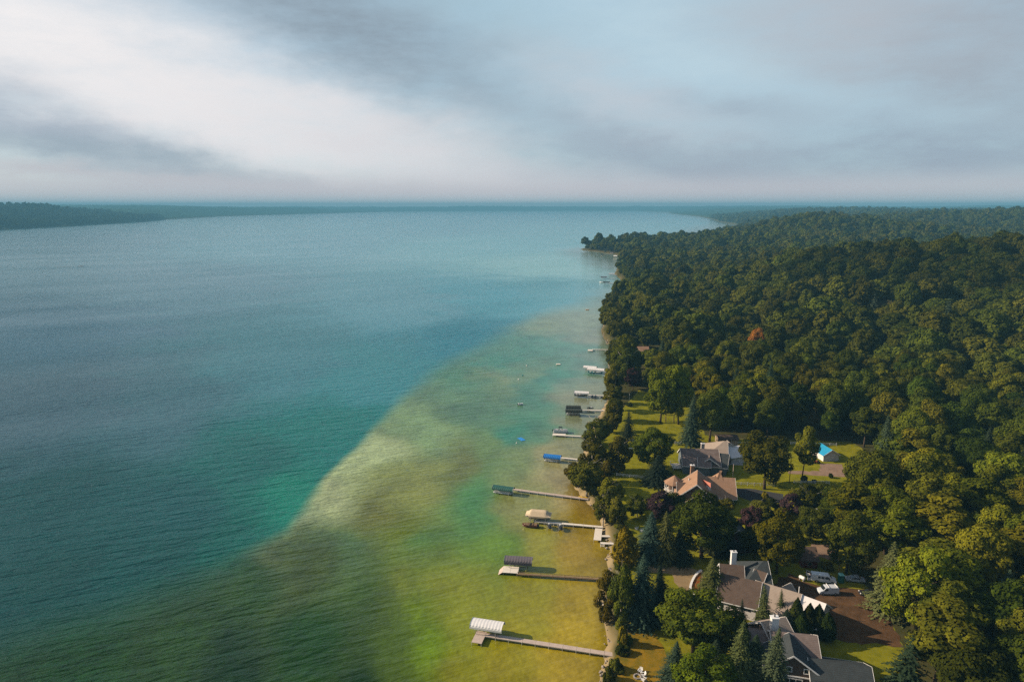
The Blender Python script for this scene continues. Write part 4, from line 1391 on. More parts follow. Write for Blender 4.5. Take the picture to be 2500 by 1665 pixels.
def dock(label, a, b, width, m, z=0.7, runs=(), pads=(), tall=0, seg=3.0, rail=None, group='docks along the shore'):
    """A dock: deck sections end to end on posts; runs = more walkways, pads = (centre, length, width, yaw) platforms."""
    t = thing('dock', (a.x, a.y, 0), label, 'dock', group)
    rng = random.Random(int(a.x * 10 + a.y))

    def walk(p, q, wd, tallposts):
        d = Vector((q.x - p.x, q.y - p.y, 0))
        n = max(1, round(d.length / seg))
        e = d.normalized()
        nv = Vector((-e.y, e.x, 0))
        yaw = math.atan2(e.y, e.x)
        for i in range(n):
            c = Vector((p.x, p.y, 0)) + d * ((i + 0.5) / n)
            L = d.length / n - 0.05
            mb = MB().box((c.x, c.y, z + rng.uniform(-0.015, 0.015)), (L, wd, 0.07), yaw)
            s = mb.build('deck_section', m, t)
            fr = MB()
            for sd in (-1, 1):
                cc = c + nv * sd * (wd / 2 - 0.06)
                fr.box((cc.x, cc.y, z - 0.12), (L, 0.07, 0.16), yaw)
            fr.build('side_rail', M_alu if m is not M_dockbrown else M_wood, s)
        for i in range(n + 1):
            for sd in (-1, 1):
                c = Vector((p.x, p.y, 0)) + d * (i / n) + nv * sd * (wd / 2 + 0.05)
                up = z + (0.95 if (tallposts and sd > 0 and i % 2 == 1) else 0.10)
                gz = min(ground_z(c.x, c.y), 0.4) - 0.3
                MB().bar((c.x, c.y, gz), (c.x, c.y, up), 0.055, 5).build('post', M_alu if m is not M_dockbrown else M_wood, t)
    walk(a, b, width, tall)
    for (p, q, wd) in runs:
        walk(p, q, wd, 0)
    for (c, L, W, yaw) in pads:
        MB().box((c.x, c.y, z + 0.02), (L, W, 0.08), yaw).build('platform', m, t)
        R = Matrix.Rotation(yaw, 3, 'Z')
        for sx in (-1, 1):
            for sy in (-1, 1):
                q = Vector((c.x, c.y, 0)) + R @ Vector((sx * (L / 2 - 0.1), sy * (W / 2 - 0.1), 0))
                MB().bar((q.x, q.y, -1.5), (q.x, q.y, z - 0.02), 0.07, 5).build('post', M_alu, t)
    if rail:
        e = (b - a).normalized()
        nv = Vector((-e.y, e.x, 0))
        for sd in (-1, 1):
            off = nv * sd * (width / 2 + 0.02)
            MB().beam(Vector((a.x, a.y, z + 0.25)) + off, Vector((b.x, b.y, z + 0.25)) + off, 0.10, 0.10).build('hand_rail', m, t)
    return t


def frame_at(c, yaw):
    R = Matrix.Rotation(yaw, 3, 'Z')
    c = Vector((c.x, c.y, 0))
    return lambda x, y, z: c + R @ Vector((x, y, z))


def boat_lift(label, c, yaw, L, W, color, ze=2.5, rise=0.8, style='barrel', skirt=0.45, group='boat lifts beside the docks'):
    """A canopied boat lift: four posts, cradle beams, winch wheel, ribbed canvas canopy."""
    at = frame_at(c, yaw)
    t = thing('boat_lift', (c.x, c.y, 0), label, 'boat lift', group)
    m = CANVAS[color]
    for sx in (-1, 1):
        for sy in (-1, 1):
            MB().bar(at(sx * L * 0.30, sy * (W / 2 - 0.12), -1.6), at(sx * L * 0.30, sy * (W / 2 - 0.12), ze + 0.05), 0.06, 6).build('post', M_alu, t)
        MB().beam(at(sx * L * 0.30, -W / 2 + 0.1, 0.55), at(sx * L * 0.30, W / 2 - 0.1, 0.55), 0.12, 0.14).build('cross_beam', M_alu, t)
    for sy in (-1, 1):
        MB().beam(at(-L * 0.36, sy * 0.55, 0.72), at(L * 0.36, sy * 0.55, 0.72), 0.12, 0.12).build('bunk', M_wood, t)
        MB().beam(at(-L / 2 + 0.1, sy * (W / 2 - 0.12), ze - 0.02), at(L / 2 - 0.1, sy * (W / 2 - 0.12), ze - 0.02), 0.06, 0.08).build('top_rail', M_alu, t)
        MB().beam(at(L * 0.30, sy * (W / 2 - 0.12), ze - 0.9), at(L * 0.46, sy * (W / 2 - 0.12), ze - 0.05), 0.05, 0.05).build('brace', M_alu, t)
    wh = MB()
    for i in range(12):
        a0, a1 = 6.283 * i / 12, 6.283 * (i + 1) / 12
        wh.bar(at(-L * 0.30 + 0.5 * math.cos(a0), -W / 2 + 0.02, 1.5 + 0.5 * math.sin(a0)), at(-L * 0.30 + 0.5 * math.cos(a1), -W / 2 + 0.02, 1.5 + 0.5 * math.sin(a1)), 0.03, 4)
    wh.build('winch_wheel', M_alu, t)
    # canopy
    prof = []
    if style == 'hip':
        base = [(-W / 2, -skirt), (-W / 2, 0), (-W * 0.22, rise), (W * 0.22, rise), (W / 2, 0), (W / 2, -skirt)]
    else:
        base = [(-W / 2, -skirt)]
        for i in range(9):
            a = math.pi * i / 8
            base.append((-W / 2 * math.cos(a), rise * math.sin(a) ** 0.8 if 0 < i < 8 else 0.0))
        base.append((W / 2, -skirt))
    nr = 10
    outer, inner = [], []
    for i in range(2 * nr + 1):
        x = -L / 2 + L * i / (2 * nr)
        k = 1.0 - (0.035 if i % 2 else 0.0)
        if style == 'hip':
            e = min(i, 2 * nr - i) / (2 * nr) * L
            g = min(1.0, e / 1.7)
            ring = [(y * (0.88 + 0.12 * g), (zz * g if zz > 0 else zz * (0.55 + 0.45 * g))) for y, zz in base]
        else:
            ring = [(y * (1 if zz <= 0 else k), zz * k) for y, zz in base]
        outer.append([at(x, y, ze + zz) for y, zz in ring])
        inner.append([at(x, y * 0.985, ze + zz - (0.05 if zz > 0 else -0.001)) for y, zz in ring])
    mb = MB()
    n = len(base)
    rings = [o + i[::-1] for o, i in zip(outer, inner)]
    mb.loft(rings)
    cn = mb.build('canopy', m, t)
    if style != 'hip':
        for e in (-1, 1):
            ar = MB()
            pts = [at(e * (L / 2 - 0.02), y, ze + zz + 0.03) for y, zz in base[1:-1]]
            for p, q in zip(pts[:-1], pts[1:]):
                ar.bar(p, q, 0.035, 4)
            ar.build('canopy_bow', M_alu, cn)
    return t


def boat(label, c, yaw, L, W, hull, z=0.8, cover=None, style='runabout', deckm=None, group=None):
    """A motor boat: lofted hull, deck, windscreen, seats, stern drive; bow towards +x."""
    at = frame_at(c, yaw)
    t = thing('motor_boat' if style == 'runabout' else 'pontoon_boat', (c.x, c.y, z - 0.4), label, 'boat', group)
    if style == 'runabout':
        rings = []
        for (s, wd, kz, sh) in ((0.0, 0.92, 0.10, 0.95), (0.25, 1.0, 0.06, 0.95), (0.5, 1.0, 0.05, 1.0), (0.72, 0.86, 0.10, 1.06), (0.88, 0.52, 0.26, 1.14), (1.0, 0.06, 0.62, 1.2)):
            x = -L / 2 + L * s
            h = W / 2 * wd
            rings.append([at(x, -h, z + sh), at(x, -h * 0.82, z + 0.36), at(x, 0, z + kz), at(x, h * 0.82, z + 0.36), at(x, h, z + sh)])
        MB().loft(rings).build('hull', hull, t)
        dk = []
        for (s, wd, sh) in ((0.5, 0.94, 1.02), (0.62, 0.90, 1.10), (0.8, 0.66, 1.16), (0.97, 0.10, 1.24)):
            x = -L / 2 + L * s
            h = W / 2 * wd
            dk.append([at(x, -h, z + sh - 0.1), at(x, -h, z + sh), at(x, h, z + sh), at(x, h, z + sh - 0.1)])
        MB().loft(dk).build('foredeck', cover or M_hullwhite, t)
        MB().prism([at(L * 0.02, -W * 0.42, z + 1.02), at(L * 0.02, W * 0.42, z + 1.02), at(-L * 0.04, W * 0.36, z + 1.42), at(-L * 0.04, -W * 0.36, z + 1.42)], at(0.04, 0, 0) - at(0, 0, 0)).build('windscreen', M_glass, t)
        for sx in (-0.36, -0.12):
            MB().box(at(L * sx, 0, z + 1.0), (0.9, W * 0.72, 0.32), yaw).build('seat', cover or M_hullwhite, t)
    else:
        for sy in (-1, 1):
            rings = []
            for s, r in ((0, 0.22), (0.05, 0.32), (0.85, 0.32), (0.95, 0.2), (1.0, 0.04)):
                x = -L / 2 + L * s
                rings.append([at(x, sy * W * 0.36 + r * math.cos(6.283 * i / 8), z + 0.1 + r * math.sin(6.283 * i / 8)) for i in range(8)])
            MB().loft(rings).build('pontoon', M_alu, t)
        MB().box(at(0, 0, z + 0.48), (L * 0.92, W, 0.10), yaw).build('deck', M_silver, t)
        for sy in (-1, 1):
            MB().box(at(0, sy * (W / 2 - 0.05), z + 0.86), (L * 0.86, 0.06, 0.62), yaw).build('fence_panel', hull, t)
        for sx in (-1, 1):
            MB().box(at(sx * L * 0.43, 0, z + 0.86), (0.06, W - 0.2, 0.62), yaw).build('fence_panel', hull, t)
        for sx, sy in ((-0.3, 1), (-0.3, -1), (0.25, 1), (0.28, -1)):
            MB().box(at(L * sx, sy * W * 0.32, z + 0.76), (L * 0.24, 0.6, 0.45), yaw).build('seat', M_hullwhite, t)
        MB().box(at(0, -W * 0.25, z + 1.0), (0.6, 0.7, 0.95), yaw).build('console', M_hullwhite, t)
        if cover:
            MB().box(at(-L * 0.02, 0, z + 2.25), (1.6, 1.5, 0.14), yaw).build('sun_top', cover, t)
            for sx in (-1, 1):
                for sy in (-1, 1):
                    MB().bar(at(-L * 0.02 + sx * 0.7, sy * 0.65, z + 0.5), at(-L * 0.02 + sx * 0.7, sy * 0.65, z + 2.2), 0.03, 5).build('top_support', M_alu, t)
    en = MB().box(at(-L / 2 - 0.18, 0, z + 0.85), (0.42, 0.42, 0.6), yaw)
    en.box(at(-L / 2 - 0.16, 0, z + 0.30), (0.20, 0.16, 0.55), yaw)
    en.build('outboard_engine', M_dark, t)
    return t


def jet_ski(label, c, yaw, body, z=0.45, group='jet skis on lifts beside the docks'):
    at = frame_at(c, yaw)
    t = thing('jet_ski', (c.x, c.y, z - 0.2), label, 'jet ski', group)
    rings = []
    for s, w, k, h in ((0, 0.8, 0.12, 0.5), (0.35, 1.0, 0.05, 0.55), (0.7, 0.8, 0.12, 0.6), (1.0, 0.1, 0.45, 0.66)):
        x = -1.6 + 3.2 * s
        y = 0.6 * w
        rings.append([at(x, -y, z + h), at(x, -y * 0.7, z + 0.2), at(x, 0, z + k), at(x, y * 0.7, z + 0.2), at(x, y, z + h), at(x, 0, z + h + 0.12)])
    MB().loft(rings).build('hull', body, t)
    MB().box(at(-0.55, 0, z + 0.80), (1.35, 0.42, 0.30), yaw).build('seat', M_dark, t)
    MB().prism([at(0.15, -0.3, z + 0.6), at(0.15, 0.3, z + 0.6), at(0.75, 0.25, z + 0.68), at(0.75, -0.25, z + 0.68)], (0, 0, 0.42)).build('cowl', M_hullwhite, t)
    MB().bar(at(0.2, -0.45, z + 1.15), at(0.2, 0.45, z + 1.15), 0.04, 5).build('handlebar', M_dark, t)
    cr = MB()
    for sx in (-0.9, 0.8):
        cr.beam(at(sx, -0.8, z + 0.02), at(sx, 0.8, z + 0.02), 0.1, 0.1)
        for sy in (-1, 1):
            cr.bar(at(sx, sy * 0.8, -1.2), at(sx, sy * 0.8, z + 0.9), 0.05, 5)
    cr.build('lift_frame', M_alu, t)
    return t


def yaw_of(a, b):
    return math.atan2(b.y - a.y, b.x - a.x)


DK = 0.7


def D(px, py):
    return P(px, py, DK)


# the long pale dock
a, b = D(1180, 1548), D(1510, 1599)
yw = yaw_of(a, b)
dock('long pale plank dock with a square end platform below the white canopy', a, b, 1.35, M_dockpale, pads=[(D(1170, 1555), 2.4, 4.4, yw)])
boat_lift('white barrel canopied boat lift at the end of the long pale dock', P(1190, 1522, 2.8), yw, 7.6, 3.4, 'white')
boat('small white motor boat hanging under the white canopy by the long pale dock', P(1192, 1526, 1.6), yw + math.pi, 5.2, 2.0, M_hullwhite, 0.75)
# narrow brown dock
a, b = D(1262, 1400), D(1468, 1413)
yw = yaw_of(a, b)
dock('narrow weathered brown dock with low rails and a pale end platform', a, b, 0.9, M_dockbrown, rail=True)
tt = thing('dock_platform', (D(1247, 1391).x, D(1247, 1391).y, 0), 'pale wooden platform with a ramp beside the slate canopied boat lift', 'platform')
at = frame_at(D(1247, 1391), yw)
for k in (-1, 1):
    MB().box(at(k * 1.06, 0, 0.78), (2.08, 3.4, 0.10), yw).build('deck_panel', M_dockwhite, tt)
MB().prism([at(-2.12, -1.7, 0.80), at(-2.12, 1.7, 0.80), at(-3.2, 0.9, 0.05), at(-3.2, -1.7, 0.05)], (0, 0, -0.1)).build('ramp', M_dockpale, tt)
for sx in (-1, 1):
    for sy in (-1, 1):
        MB().bar(at(sx * 1.9, sy * 1.5, -1.5), at(sx * 1.9, sy * 1.5, 0.73), 0.07, 5).build('post', M_alu, tt)
boat_lift('slate grey barrel canopied boat lift behind the pale wooden platform', P(1266, 1364, 2.8), yw, 7.6, 3.2, 'slate', rise=0.75, skirt=0.75)
boat('white motor boat stowed under the slate canopy', P(1262, 1372, 1.6), yw, 5.6, 2.1, M_silver, 0.75)
# white dock with landing
a, b = D(1306, 1272), D(1472, 1286)
yw = yaw_of(a, b)
dock('white dock with a T shaped landing and two gangways to the rocks', a, b, 1.1, M_dockwhite,
     runs=[(D(1466, 1308), D(1508, 1309), 1.1), (D(1466, 1325), D(1508, 1327), 1.1)], pads=[((D(1462, 1284) + D(1458, 1325)) / 2, 2.2, 7.6, yw)])
boat_lift('tan canopied boat lift with sloping ends over a maroon boat', P(1315, 1253, 2.7), yw, 8.0, 4.0, 'tan', rise=1.1, style='hip', skirt=0.5)
boat('maroon motor boat under the tan canopy', P(1318, 1260, 1.6), yw, 6.6, 2.3, M_maroon, 0.65)
boat('open maroon motor boat with an orange bow moored outside the tan canopy', P(1294, 1282, 0.6), yw + math.pi, 4.8, 2.0, M_maroon, -0.05, cover=M_wood)
jet_ski('dark jet ski by the white dock, next to the open maroon boat', P(1341, 1284, 0.8), yw + 1.9, M_hullblack)
jet_ski('dark jet ski by the white dock, halfway to the landing', P(1368, 1287, 0.8), yw + 1.9, M_hullblack)
sl = thing('swim_ladder', (D(1471, 1329).x, D(1471, 1329).y, 0), 'white swim ladder at the corner of the white dock landing', 'ladder')
at = frame_at(D(1471, 1327), yw)
for sx in (-1, 1):
    MB().beam(at(sx * 0.5, 0, 0.75), at(sx * 0.5, -1.1, -0.6), 0.10, 0.12).build('stringer', M_white, sl)
for i in range(4):
    MB().box(at(0, -0.2 - 0.24 * i, 0.5 - 0.29 * i), (1.0, 0.22, 0.05), yw).build('tread', M_white, sl)
# long dock with kayak
a, b = D(1254, 1194), D(1437, 1218)
yw = yaw_of(a, b)
dock('long sandy plank dock ending at the green canopied boat lift', a, b, 1.25, M_dockpale, tall=1)
boat_lift('dark green canopied boat lift over a silver pontoon boat', P(1229, 1190, 2.3), yw, 7.4, 2.9, 'teal', ze=2.0, rise=0.7, skirt=0.3)
boat('silver pontoon boat under the dark green canopy', P(1229, 1196, 1.2), yw, 6.6, 2.4, M_silver, 0.35, style='pontoon')
kp = P(1424, 1213.5, 0.9)
ky = thing('kayak', (kp.x, kp.y, 0.85), 'yellow kayak lying on the long sandy dock', 'kayak')
at = frame_at(kp, yw)
rings = []
for s, w in ((0, 0.04), (0.15, 0.7), (0.4, 1.0), (0.6, 1.0), (0.85, 0.7), (1, 0.04)):
    x = -1.7 + 3.4 * s
    rings.append([at(x, 0.34 * w * math.cos(q), 0.93 + 0.16 * max(w, 0.3) * math.sin(q)) for q in (0, 0.8, 1.57, 2.34, 3.14, 4.0, 4.71, 5.4)])
MB().loft(rings).build('hull', M_yellow, ky)
MB().box(at(0, 0, 1.085), (0.9, 0.4, 0.03), yw).build('cockpit', M_dark, ky)
# blue canopy
a, b = D(1370, 1117), D(1450, 1125)
yw = yaw_of(a, b)
dock('short white dock behind the bright blue canopied boat lift', a, b, 1.1, M_dockwhite, tall=1)
boat_lift('bright blue canopied boat lift at the short white dock', P(1349, 1113, 2.3), yw, 6.9, 2.9, 'blue', ze=2.0, rise=0.8, skirt=0.35)
boat('white boat under the bright blue canopy', P(1349, 1120, 1.0), yw, 6.0, 2.2, M_silver, 0.3, style='pontoon')
# open pontoon dock
a, b = D(1380, 1063), D(1492, 1068)
yw = yaw_of(a, b)
dock('white dock with a broad end platform beside the open pontoon boat', a, b, 1.1, M_dockwhite, tall=1, pads=[(D(1365, 1061), 5.6, 2.6, yw)])
boat('open white pontoon boat with a small black sun top by the broad platform', P(1369, 1052, 0.8), yw, 6.6, 2.5, M_hullwhite, 0.25, style='pontoon', cover=M_dark)
# twin dark canopies
a, b = D(1421, 1001), D(1485, 1002)
yw = yaw_of(a, b)
dock('white dock between the twin blackish green canopied boat lifts and the bank', a, b, 1.2, M_dockwhite)
boat_lift('blackish green canopied boat lift, the one farther from the blue canopy', P(1400, 994, 2.5), yw, 7.2, 3.0, 'forest', rise=0.8)
boat_lift('blackish green canopied boat lift with a white step at its end', P(1401, 1003, 2.4), yw, 8.0, 3.2, 'forest', rise=0.85)
boat('dark hulled boat under the blackish green canopies', P(1400, 1008, 1.0), yw, 6.6, 2.3, M_silver, 0.3, style='pontoon')
jet_ski('black jet ski beside the dock of the twin blackish green canopies', P(1441, 997, 0.8), yw, M_hullblack)
# white canopy with jet skis
a, b = D(1436, 964), D(1494, 967)
yw = yaw_of(a, b)
dock('white dock lined with jet skis behind a single white canopy', a, b, 1.1, M_dockwhite)
boat_lift('single white canopied boat lift at the dock lined with jet skis', P(1420, 959, 2.4), yw, 7.6, 3.0, 'white', rise=0.7)
boat('black motor boat under the single white canopy', P(1419, 964, 1.2), yw, 6.4, 2.2, M_hullblack, 0.4)
for i, (x, y) in enumerate(((1446, 968.5), (1454, 968.5), (1469, 970))):
    jet_ski('black jet ski in the row of three beside the white dock', P(x, y, 0.8), yw + 1.57, M_hullblack, group='row of three jet skis by the white dock')
MB_step = thing('dock_box', (P(1439, 968, 0.9).x, P(1439, 968, 0.9).y, 0), 'white dock box at the end of the single white canopy', 'box')
MB().box(P(1439, 968, 0.85), (1.4, 0.9, 0.9), yw).build('chest', M_white, MB_step)
MB().box(P(1439, 968, 0.85) + Vector((0, 0, 0.48)), (1.5, 1.0, 0.08), yw).build('lid', M_white, MB_step)
# twin white canopies
a, b = D(1476, 907), D(1500, 909)
yw = yaw_of(a, b)
dock('short white dock between the twin white canopies and the bank', a, b, 1.2, M_dockwhite)
boat_lift('white canopied boat lift behind the longer white canopy', P(1441, 896, 2.6), yw, 8.2, 3.0, 'white', rise=0.7)
boat_lift('long white canopied boat lift over a teal hulled boat', P(1455, 902, 2.4), yw, 10.4, 3.2, 'white', rise=0.75)
boat('teal hulled boat under the long white canopy', P(1454, 908, 1.2), yw, 8.4, 2.4, M_hullteal, 0.2)
boat('small dark rowing boat pulled up at the bank near the short white dock', P(1484, 921, 0.4), yw + 0.3, 4.2, 1.6, M_hullblack, 0.0)
# lone dock
a, b = D(1446, 853), D(1500, 854)
yw = yaw_of(a, b)
dock('bare white dock with a square end platform and no canopy', a, b, 1.3, M_dockwhite, pads=[(D(1441, 855), 3.2, 4.6, yw)])
# far docks up the shore
for (kind, x0, y0, x1, y1, cx, cy, colr, lab) in [
    ('lift', 1535, 733, 1552, 734, 1528, 730, 'white', 'white canopy'),
    ('bare', 1496, 718, 1544, 719, 1500, 718, None, 'long bare'),
    ('boat', 1514, 706, 1532, 706, 1508, 705, 'white', 'open white boat'),
    ('lift', 1487, 691, 1516, 692, 1481, 689, 'forest', 'dark canopy and moored boat'),
    ('lift', 1481, 680, 1504, 680, 1474, 677, 'slate', 'grey canopy'),
    ('lift', 1497, 671, 1510, 671, 1493, 669, 'white', 'pale canopy under a dark tree'),
    ('lift', 1509, 625, 1530, 626, 1503, 625, 'white', 'white canopy in the cove of the point'),
    ('lift', 1500, 618, 1524, 619, 1494, 617, 'slate', 'grey canopy in the cove of the point'),
    ('lift', 1477, 621, 1500, 619, 1470, 621, 'forest', 'dark canopy in the cove of the point'),
    ('boat', 1440, 610, 1452, 607, 1434, 610, 'white', 'white boat at the tip of the point'),
]:
    a, b = D(x0, y0), D(x1, y1)
    yw = yaw_of(a, b)
    if kind == 'bare':
        dock('long bare distant dock with a square end under the wooded shore', a, b, 1.6, M_dockwhite, pads=[(D(cx, cy), 9, 3.0, yw)], seg=8, group='distant docks up the shore')
        continue
    dock('distant dock of the ' + lab, a, b, 1.6, M_dockwhite, seg=8, group='distant docks up the shore')
    if kind == 'lift':
        boat_lift('distant boat lift with ' + lab, P(cx, cy, 2.4), yw, 8.0, 3.6, colr, group='distant boat lifts up the shore')
        if 'moored' in lab:
            boat('distant pale boat moored beside the dark canopy', P(1470, 690, 0.3), yw + 3.0, 7.0, 2.5, M_hullwhite, 0.0)
    else:
        boat('distant ' + lab + ' beside its dock', P(cx, cy, 0.6), yw, 8.0, 2.8, M_hullwhite, 0.2, style='pontoon', group='distant boats up the shore')

# things afloat
def float_mat(name, label, c, L, W, h, yaw, m, cat, extra=None):
    t = thing(name, (c.x, c.y, 0), label, cat)
    at = frame_at(c, yaw)
    n = 6
    for i in range(n):
        MB().box(at(-L / 2 + L * (i + 0.5) / n, 0, h / 2), (L / n - 0.03, W, h), yaw).build('panel', m, t)
    for sy in (-1, 1):
        MB().box(at(0, sy * W * 0.38, -0.06), (L * 0.95, 0.3, 0.24), yaw).build('float', M_dark, t)
    return t


M_bluefoam = paint('blue_foam', (0.01, 0.22, 0.62), 0.5)
float_mat('floating_mat', 'blue floating foam mat adrift on the green shallows', P(1273, 1072, 0), 4.0, 1.9, 0.08, math.radians(-62), M_bluefoam, 'mat')
rf = float_mat('swim_raft', 'pale wooden swim raft off the twin white canopies', P(1363, 889, 0.3), 2.6, 2.4, 0.4, 0.0, M_dockwhite, 'raft')
rf = float_mat('swim_raft', 'orange tinted swim raft far up the shore', P(1434, 756, 0.3), 3.0, 2.6, 0.4, 0.0, M_orange, 'raft')
boat('small white rowing boat at a mooring off the blackish green canopies', P(1271, 988, 0.2), 0.1, 2.4, 1.2, M_hullwhite, -0.25)


def buoy(label, c, m, r=0.35):
    t = thing('buoy', (c.x, c.y, 0), label, 'buoy', 'mooring buoys off the docks')
    rings = []
    for i in range(7):
        a = -1.5 + 3.0 * i / 6
        rings.append([(c.x + r * math.cos(a) * math.cos(6.283 * j / 8), c.y + r * math.cos(a) * math.sin(6.283 * j / 8), 0.1 + r * 1.1 * math.sin(a)) for j in range(8)])
    MB().loft(rings).build('ball', m, t)
    MB().bar((c.x, c.y, 0.3), (c.x, c.y, 0.9), 0.05, 5).build('staff', m, t)


buoy('white mooring buoy off the twin white canopies', P(1286, 893, 0), M_white)
buoy('bright teal mooring buoy between two white buoys', P(1276, 917, 0), M_hullteal, 0.5)
buoy('white mooring buoy on the pale sand streak', P(1266, 927, 0), M_white)
buoy('small white buoy beside the blue floating mat', P(1261, 1082, 0), M_white, 0.25)
# the boat under way far out
bp = P(198, 650, 0.2)
boat('white speedboat under way far out on the open lake', bp, math.radians(20), 9.0, 3.0, M_hullwhite, -0.3)
M_foam = mat('wake_foam', (0.42, 0.47, 0.48), 0.9, scale=0.3, color2=(0.30, 0.37, 0.40), spec=0.0)
wk = MB()
R = Matrix.Rotation(math.radians(20), 3, 'Z')
pts = [(-4, 0.8), (-14, 2.0), (-34, 3.0), (-36, 1.6), (-16, 0.4), (-16, -0.4), (-36, -1.6), (-34, -3.0), (-14, -2.0), (-4, -0.8)]
wk.prism([bp + R @ Vector((x, y, 0)) + Vector((0, 0, 0.05)) for x, y in pts[:5]], (0, 0, 0.06))
wk.prism([bp + R @ Vector((x, y, 0)) + Vector((0, 0, 0.05)) for x, y in pts[5:]], (0, 0, 0.06))
o = wk.build('wake_foam', M_foam)
setting(o, 'stuff')

# ------------------------------------------------------------------ houses
ROOF = {
    'brown': mat('roof_brown', (0.105, 0.074, 0.058), 0.9, scale=0.8, color2=(0.078, 0.055, 0.044), lines=(2, 5), spec=0.1),
    'tan': mat('roof_tan', (0.300, 0.180, 0.115), 0.9, scale=0.8, color2=(0.235, 0.140, 0.090), lines=(2, 5), spec=0.1),
    'light': mat('roof_light', (0.300, 0.240, 0.195), 0.9, scale=0.8, color2=(0.245, 0.195, 0.160), lines=(2, 5), spec=0.1),
    'grey': mat('roof_grey', (0.190, 0.145, 0.128), 0.9, scale=0.7, color2=(0.120, 0.092, 0.083), lines=(2, 5), spec=0.1),
    'slate': mat('roof_slate', (0.046, 0.052, 0.054), 0.9, scale=0.7, color2=(0.034, 0.040, 0.043), lines=(2, 5), spec=0.1),
    'white': mat('roof_membrane', (0.62, 0.58, 0.56), 0.8, scale=0.6, color2=(0.54, 0.50, 0.49), spec=0.1),
    'blue': mat('roof_blue', (0.015, 0.250, 0.420), 0.45, scale=0.7, color2=(0.012, 0.20, 0.35), lines=(1, 2)),
    'red': mat('roof_red', (0.340, 0.070, 0.028), 0.6, scale=0.8, color2=(0.28, 0.055, 0.022)),
}
WALL = {
    'white': mat('siding_white', (0.62, 0.58, 0.56), 0.8, scale=0.6, color2=(0.56, 0.52, 0.50), lines=(2, 4), spec=0.1),
    'brown': mat('shingle_brown', (0.120, 0.082, 0.062), 0.9, scale=1.0, color2=(0.088, 0.060, 0.046), lines=(2, 5), spec=0.1),
    'blue': mat('siding_blue', (0.115, 0.140, 0.160), 0.85, scale=0.8, color2=(0.098, 0.120, 0.138), lines=(2, 4), spec=0.1),
    'red': mat('boards_red', (0.120, 0.026, 0.018), 0.9, scale=1.0, color2=(0.085, 0.018, 0.013), lines=(0, 3), spec=0.1),
    'tan': mat('siding_tan', (0.360, 0.270, 0.190), 0.85, scale=0.8, color2=(0.30, 0.225, 0.16), lines=(2, 4), spec=0.1),
}
M_stone = mat('chimney_stone', (0.40, 0.36, 0.33), 0.9, scale=2.2, color2=(0.22, 0.20, 0.19), bump=0.05, spec=0.1)


def house(label, x, y, cat='house', name='house', group=None):
    return thing(name, (x, y, G0), label, cat, group)


def block(t, A, B, half, ze, roof, wall, zg=None, hipA=0.0, hipB=0.0, over=0.45, trim=True, nwall=None):
    """A storey block under a ridge from A to B: walls (with gables where the end is not hipped) and a roof slab with eaves."""
    zg = G0 - 0.4 if zg is None else zg
    if isinstance(half, (int, float)):
        half = (half, half)
    zr = A.z
    e = Vector((B.x - A.x, B.y - A.y, 0))
    L = e.length
    e.normalize()
    n = Vector((-e.y, e.x, 0))
    o = Vector((A.x, A.y, 0))

    def q(s, w, z):
        return o + e * s + n * w + Vector((0, 0, z))
    hl, hr = half
    mb = MB()
    mb.loft([[q(0, -hr, zg), q(0, hl, zg), q(0, hl, ze), q(0, -hr, ze)], [q(L, -hr, zg), q(L, hl, zg), q(L, hl, ze), q(L, -hr, ze)]])
    for (s0, s1, hip) in ((0, 0.22, hipA), (L, L - 0.22, hipB)):
        if not hip:
            mb.prism([q(s0, -hr + 0.01, ze - 0.01), q(s0, hl - 0.01, ze - 0.01), q(s0, 0, zr - 0.12)], q(s1, 0, 0) - q(s0, 0, 0))
    w = mb.build('wall', WALL[wall] if isinstance(wall, str) else wall, t)
    th = 0.20
    sl, sr = (zr - ze) / hl, (zr - ze) / hr
    a0, a1 = (0 - over, L + over)
    r0, r1 = (hipA if hipA else a0), (L - hipB if hipB else a1)
    eLz, eRz = ze - sl * over, ze - sr * over
    top = [q(a0, hl + over, eLz), q(a1, hl + over, eLz), q(a1, -hr - over, eRz), q(a0, -hr - over, eRz), q(r0, 0, zr), q(r1, 0, zr)]
    top = [p + Vector((0, 0, 0.10)) for p in top]
    bot = [p - Vector((0, 0, th)) for p in top]
    f = [(0, 1, 5, 4), (2, 3, 4, 5), (6, 10, 11, 7), (8, 11, 10, 9), (0, 6, 7, 1), (2, 8, 9, 3)]
    f += [(3, 0, 4), (9, 10, 6), (0, 3, 9, 6)] if hipA else [(0, 4, 10, 6), (4, 3, 9, 10)]
    f += [(1, 2, 5), (7, 11, 8), (1, 7, 8, 2)] if hipB else [(1, 7, 11, 5), (5, 11, 8, 2)]
    rm = MB().add(top + bot, f).build('roof', ROOF[roof] if isinstance(roof, str) else roof, t)
    if trim:
        for (s, hip, dirn) in ((a0, hipA, -1), (a1, hipB, 1)):
            if not hip:
                for (hh, ez) in ((hl + over, eLz), (-hr - over, eRz)):
                    MB().beam(q(s + dirn * 0.04, hh, ez - 0.02), q(s + dirn * 0.04, 0, zr - 0.02), 0.06, 0.30).build('rake_board', M_white, rm)
        for (hh, ez) in ((hl + over + 0.04, eLz), (-hr - over - 0.04, eRz)):
            MB().beam(q(a0 + 0.1, hh, ez), q(a1 - 0.1, hh, ez), 0.06, 0.2).build('fascia', M_white, rm)
    return q, L, n


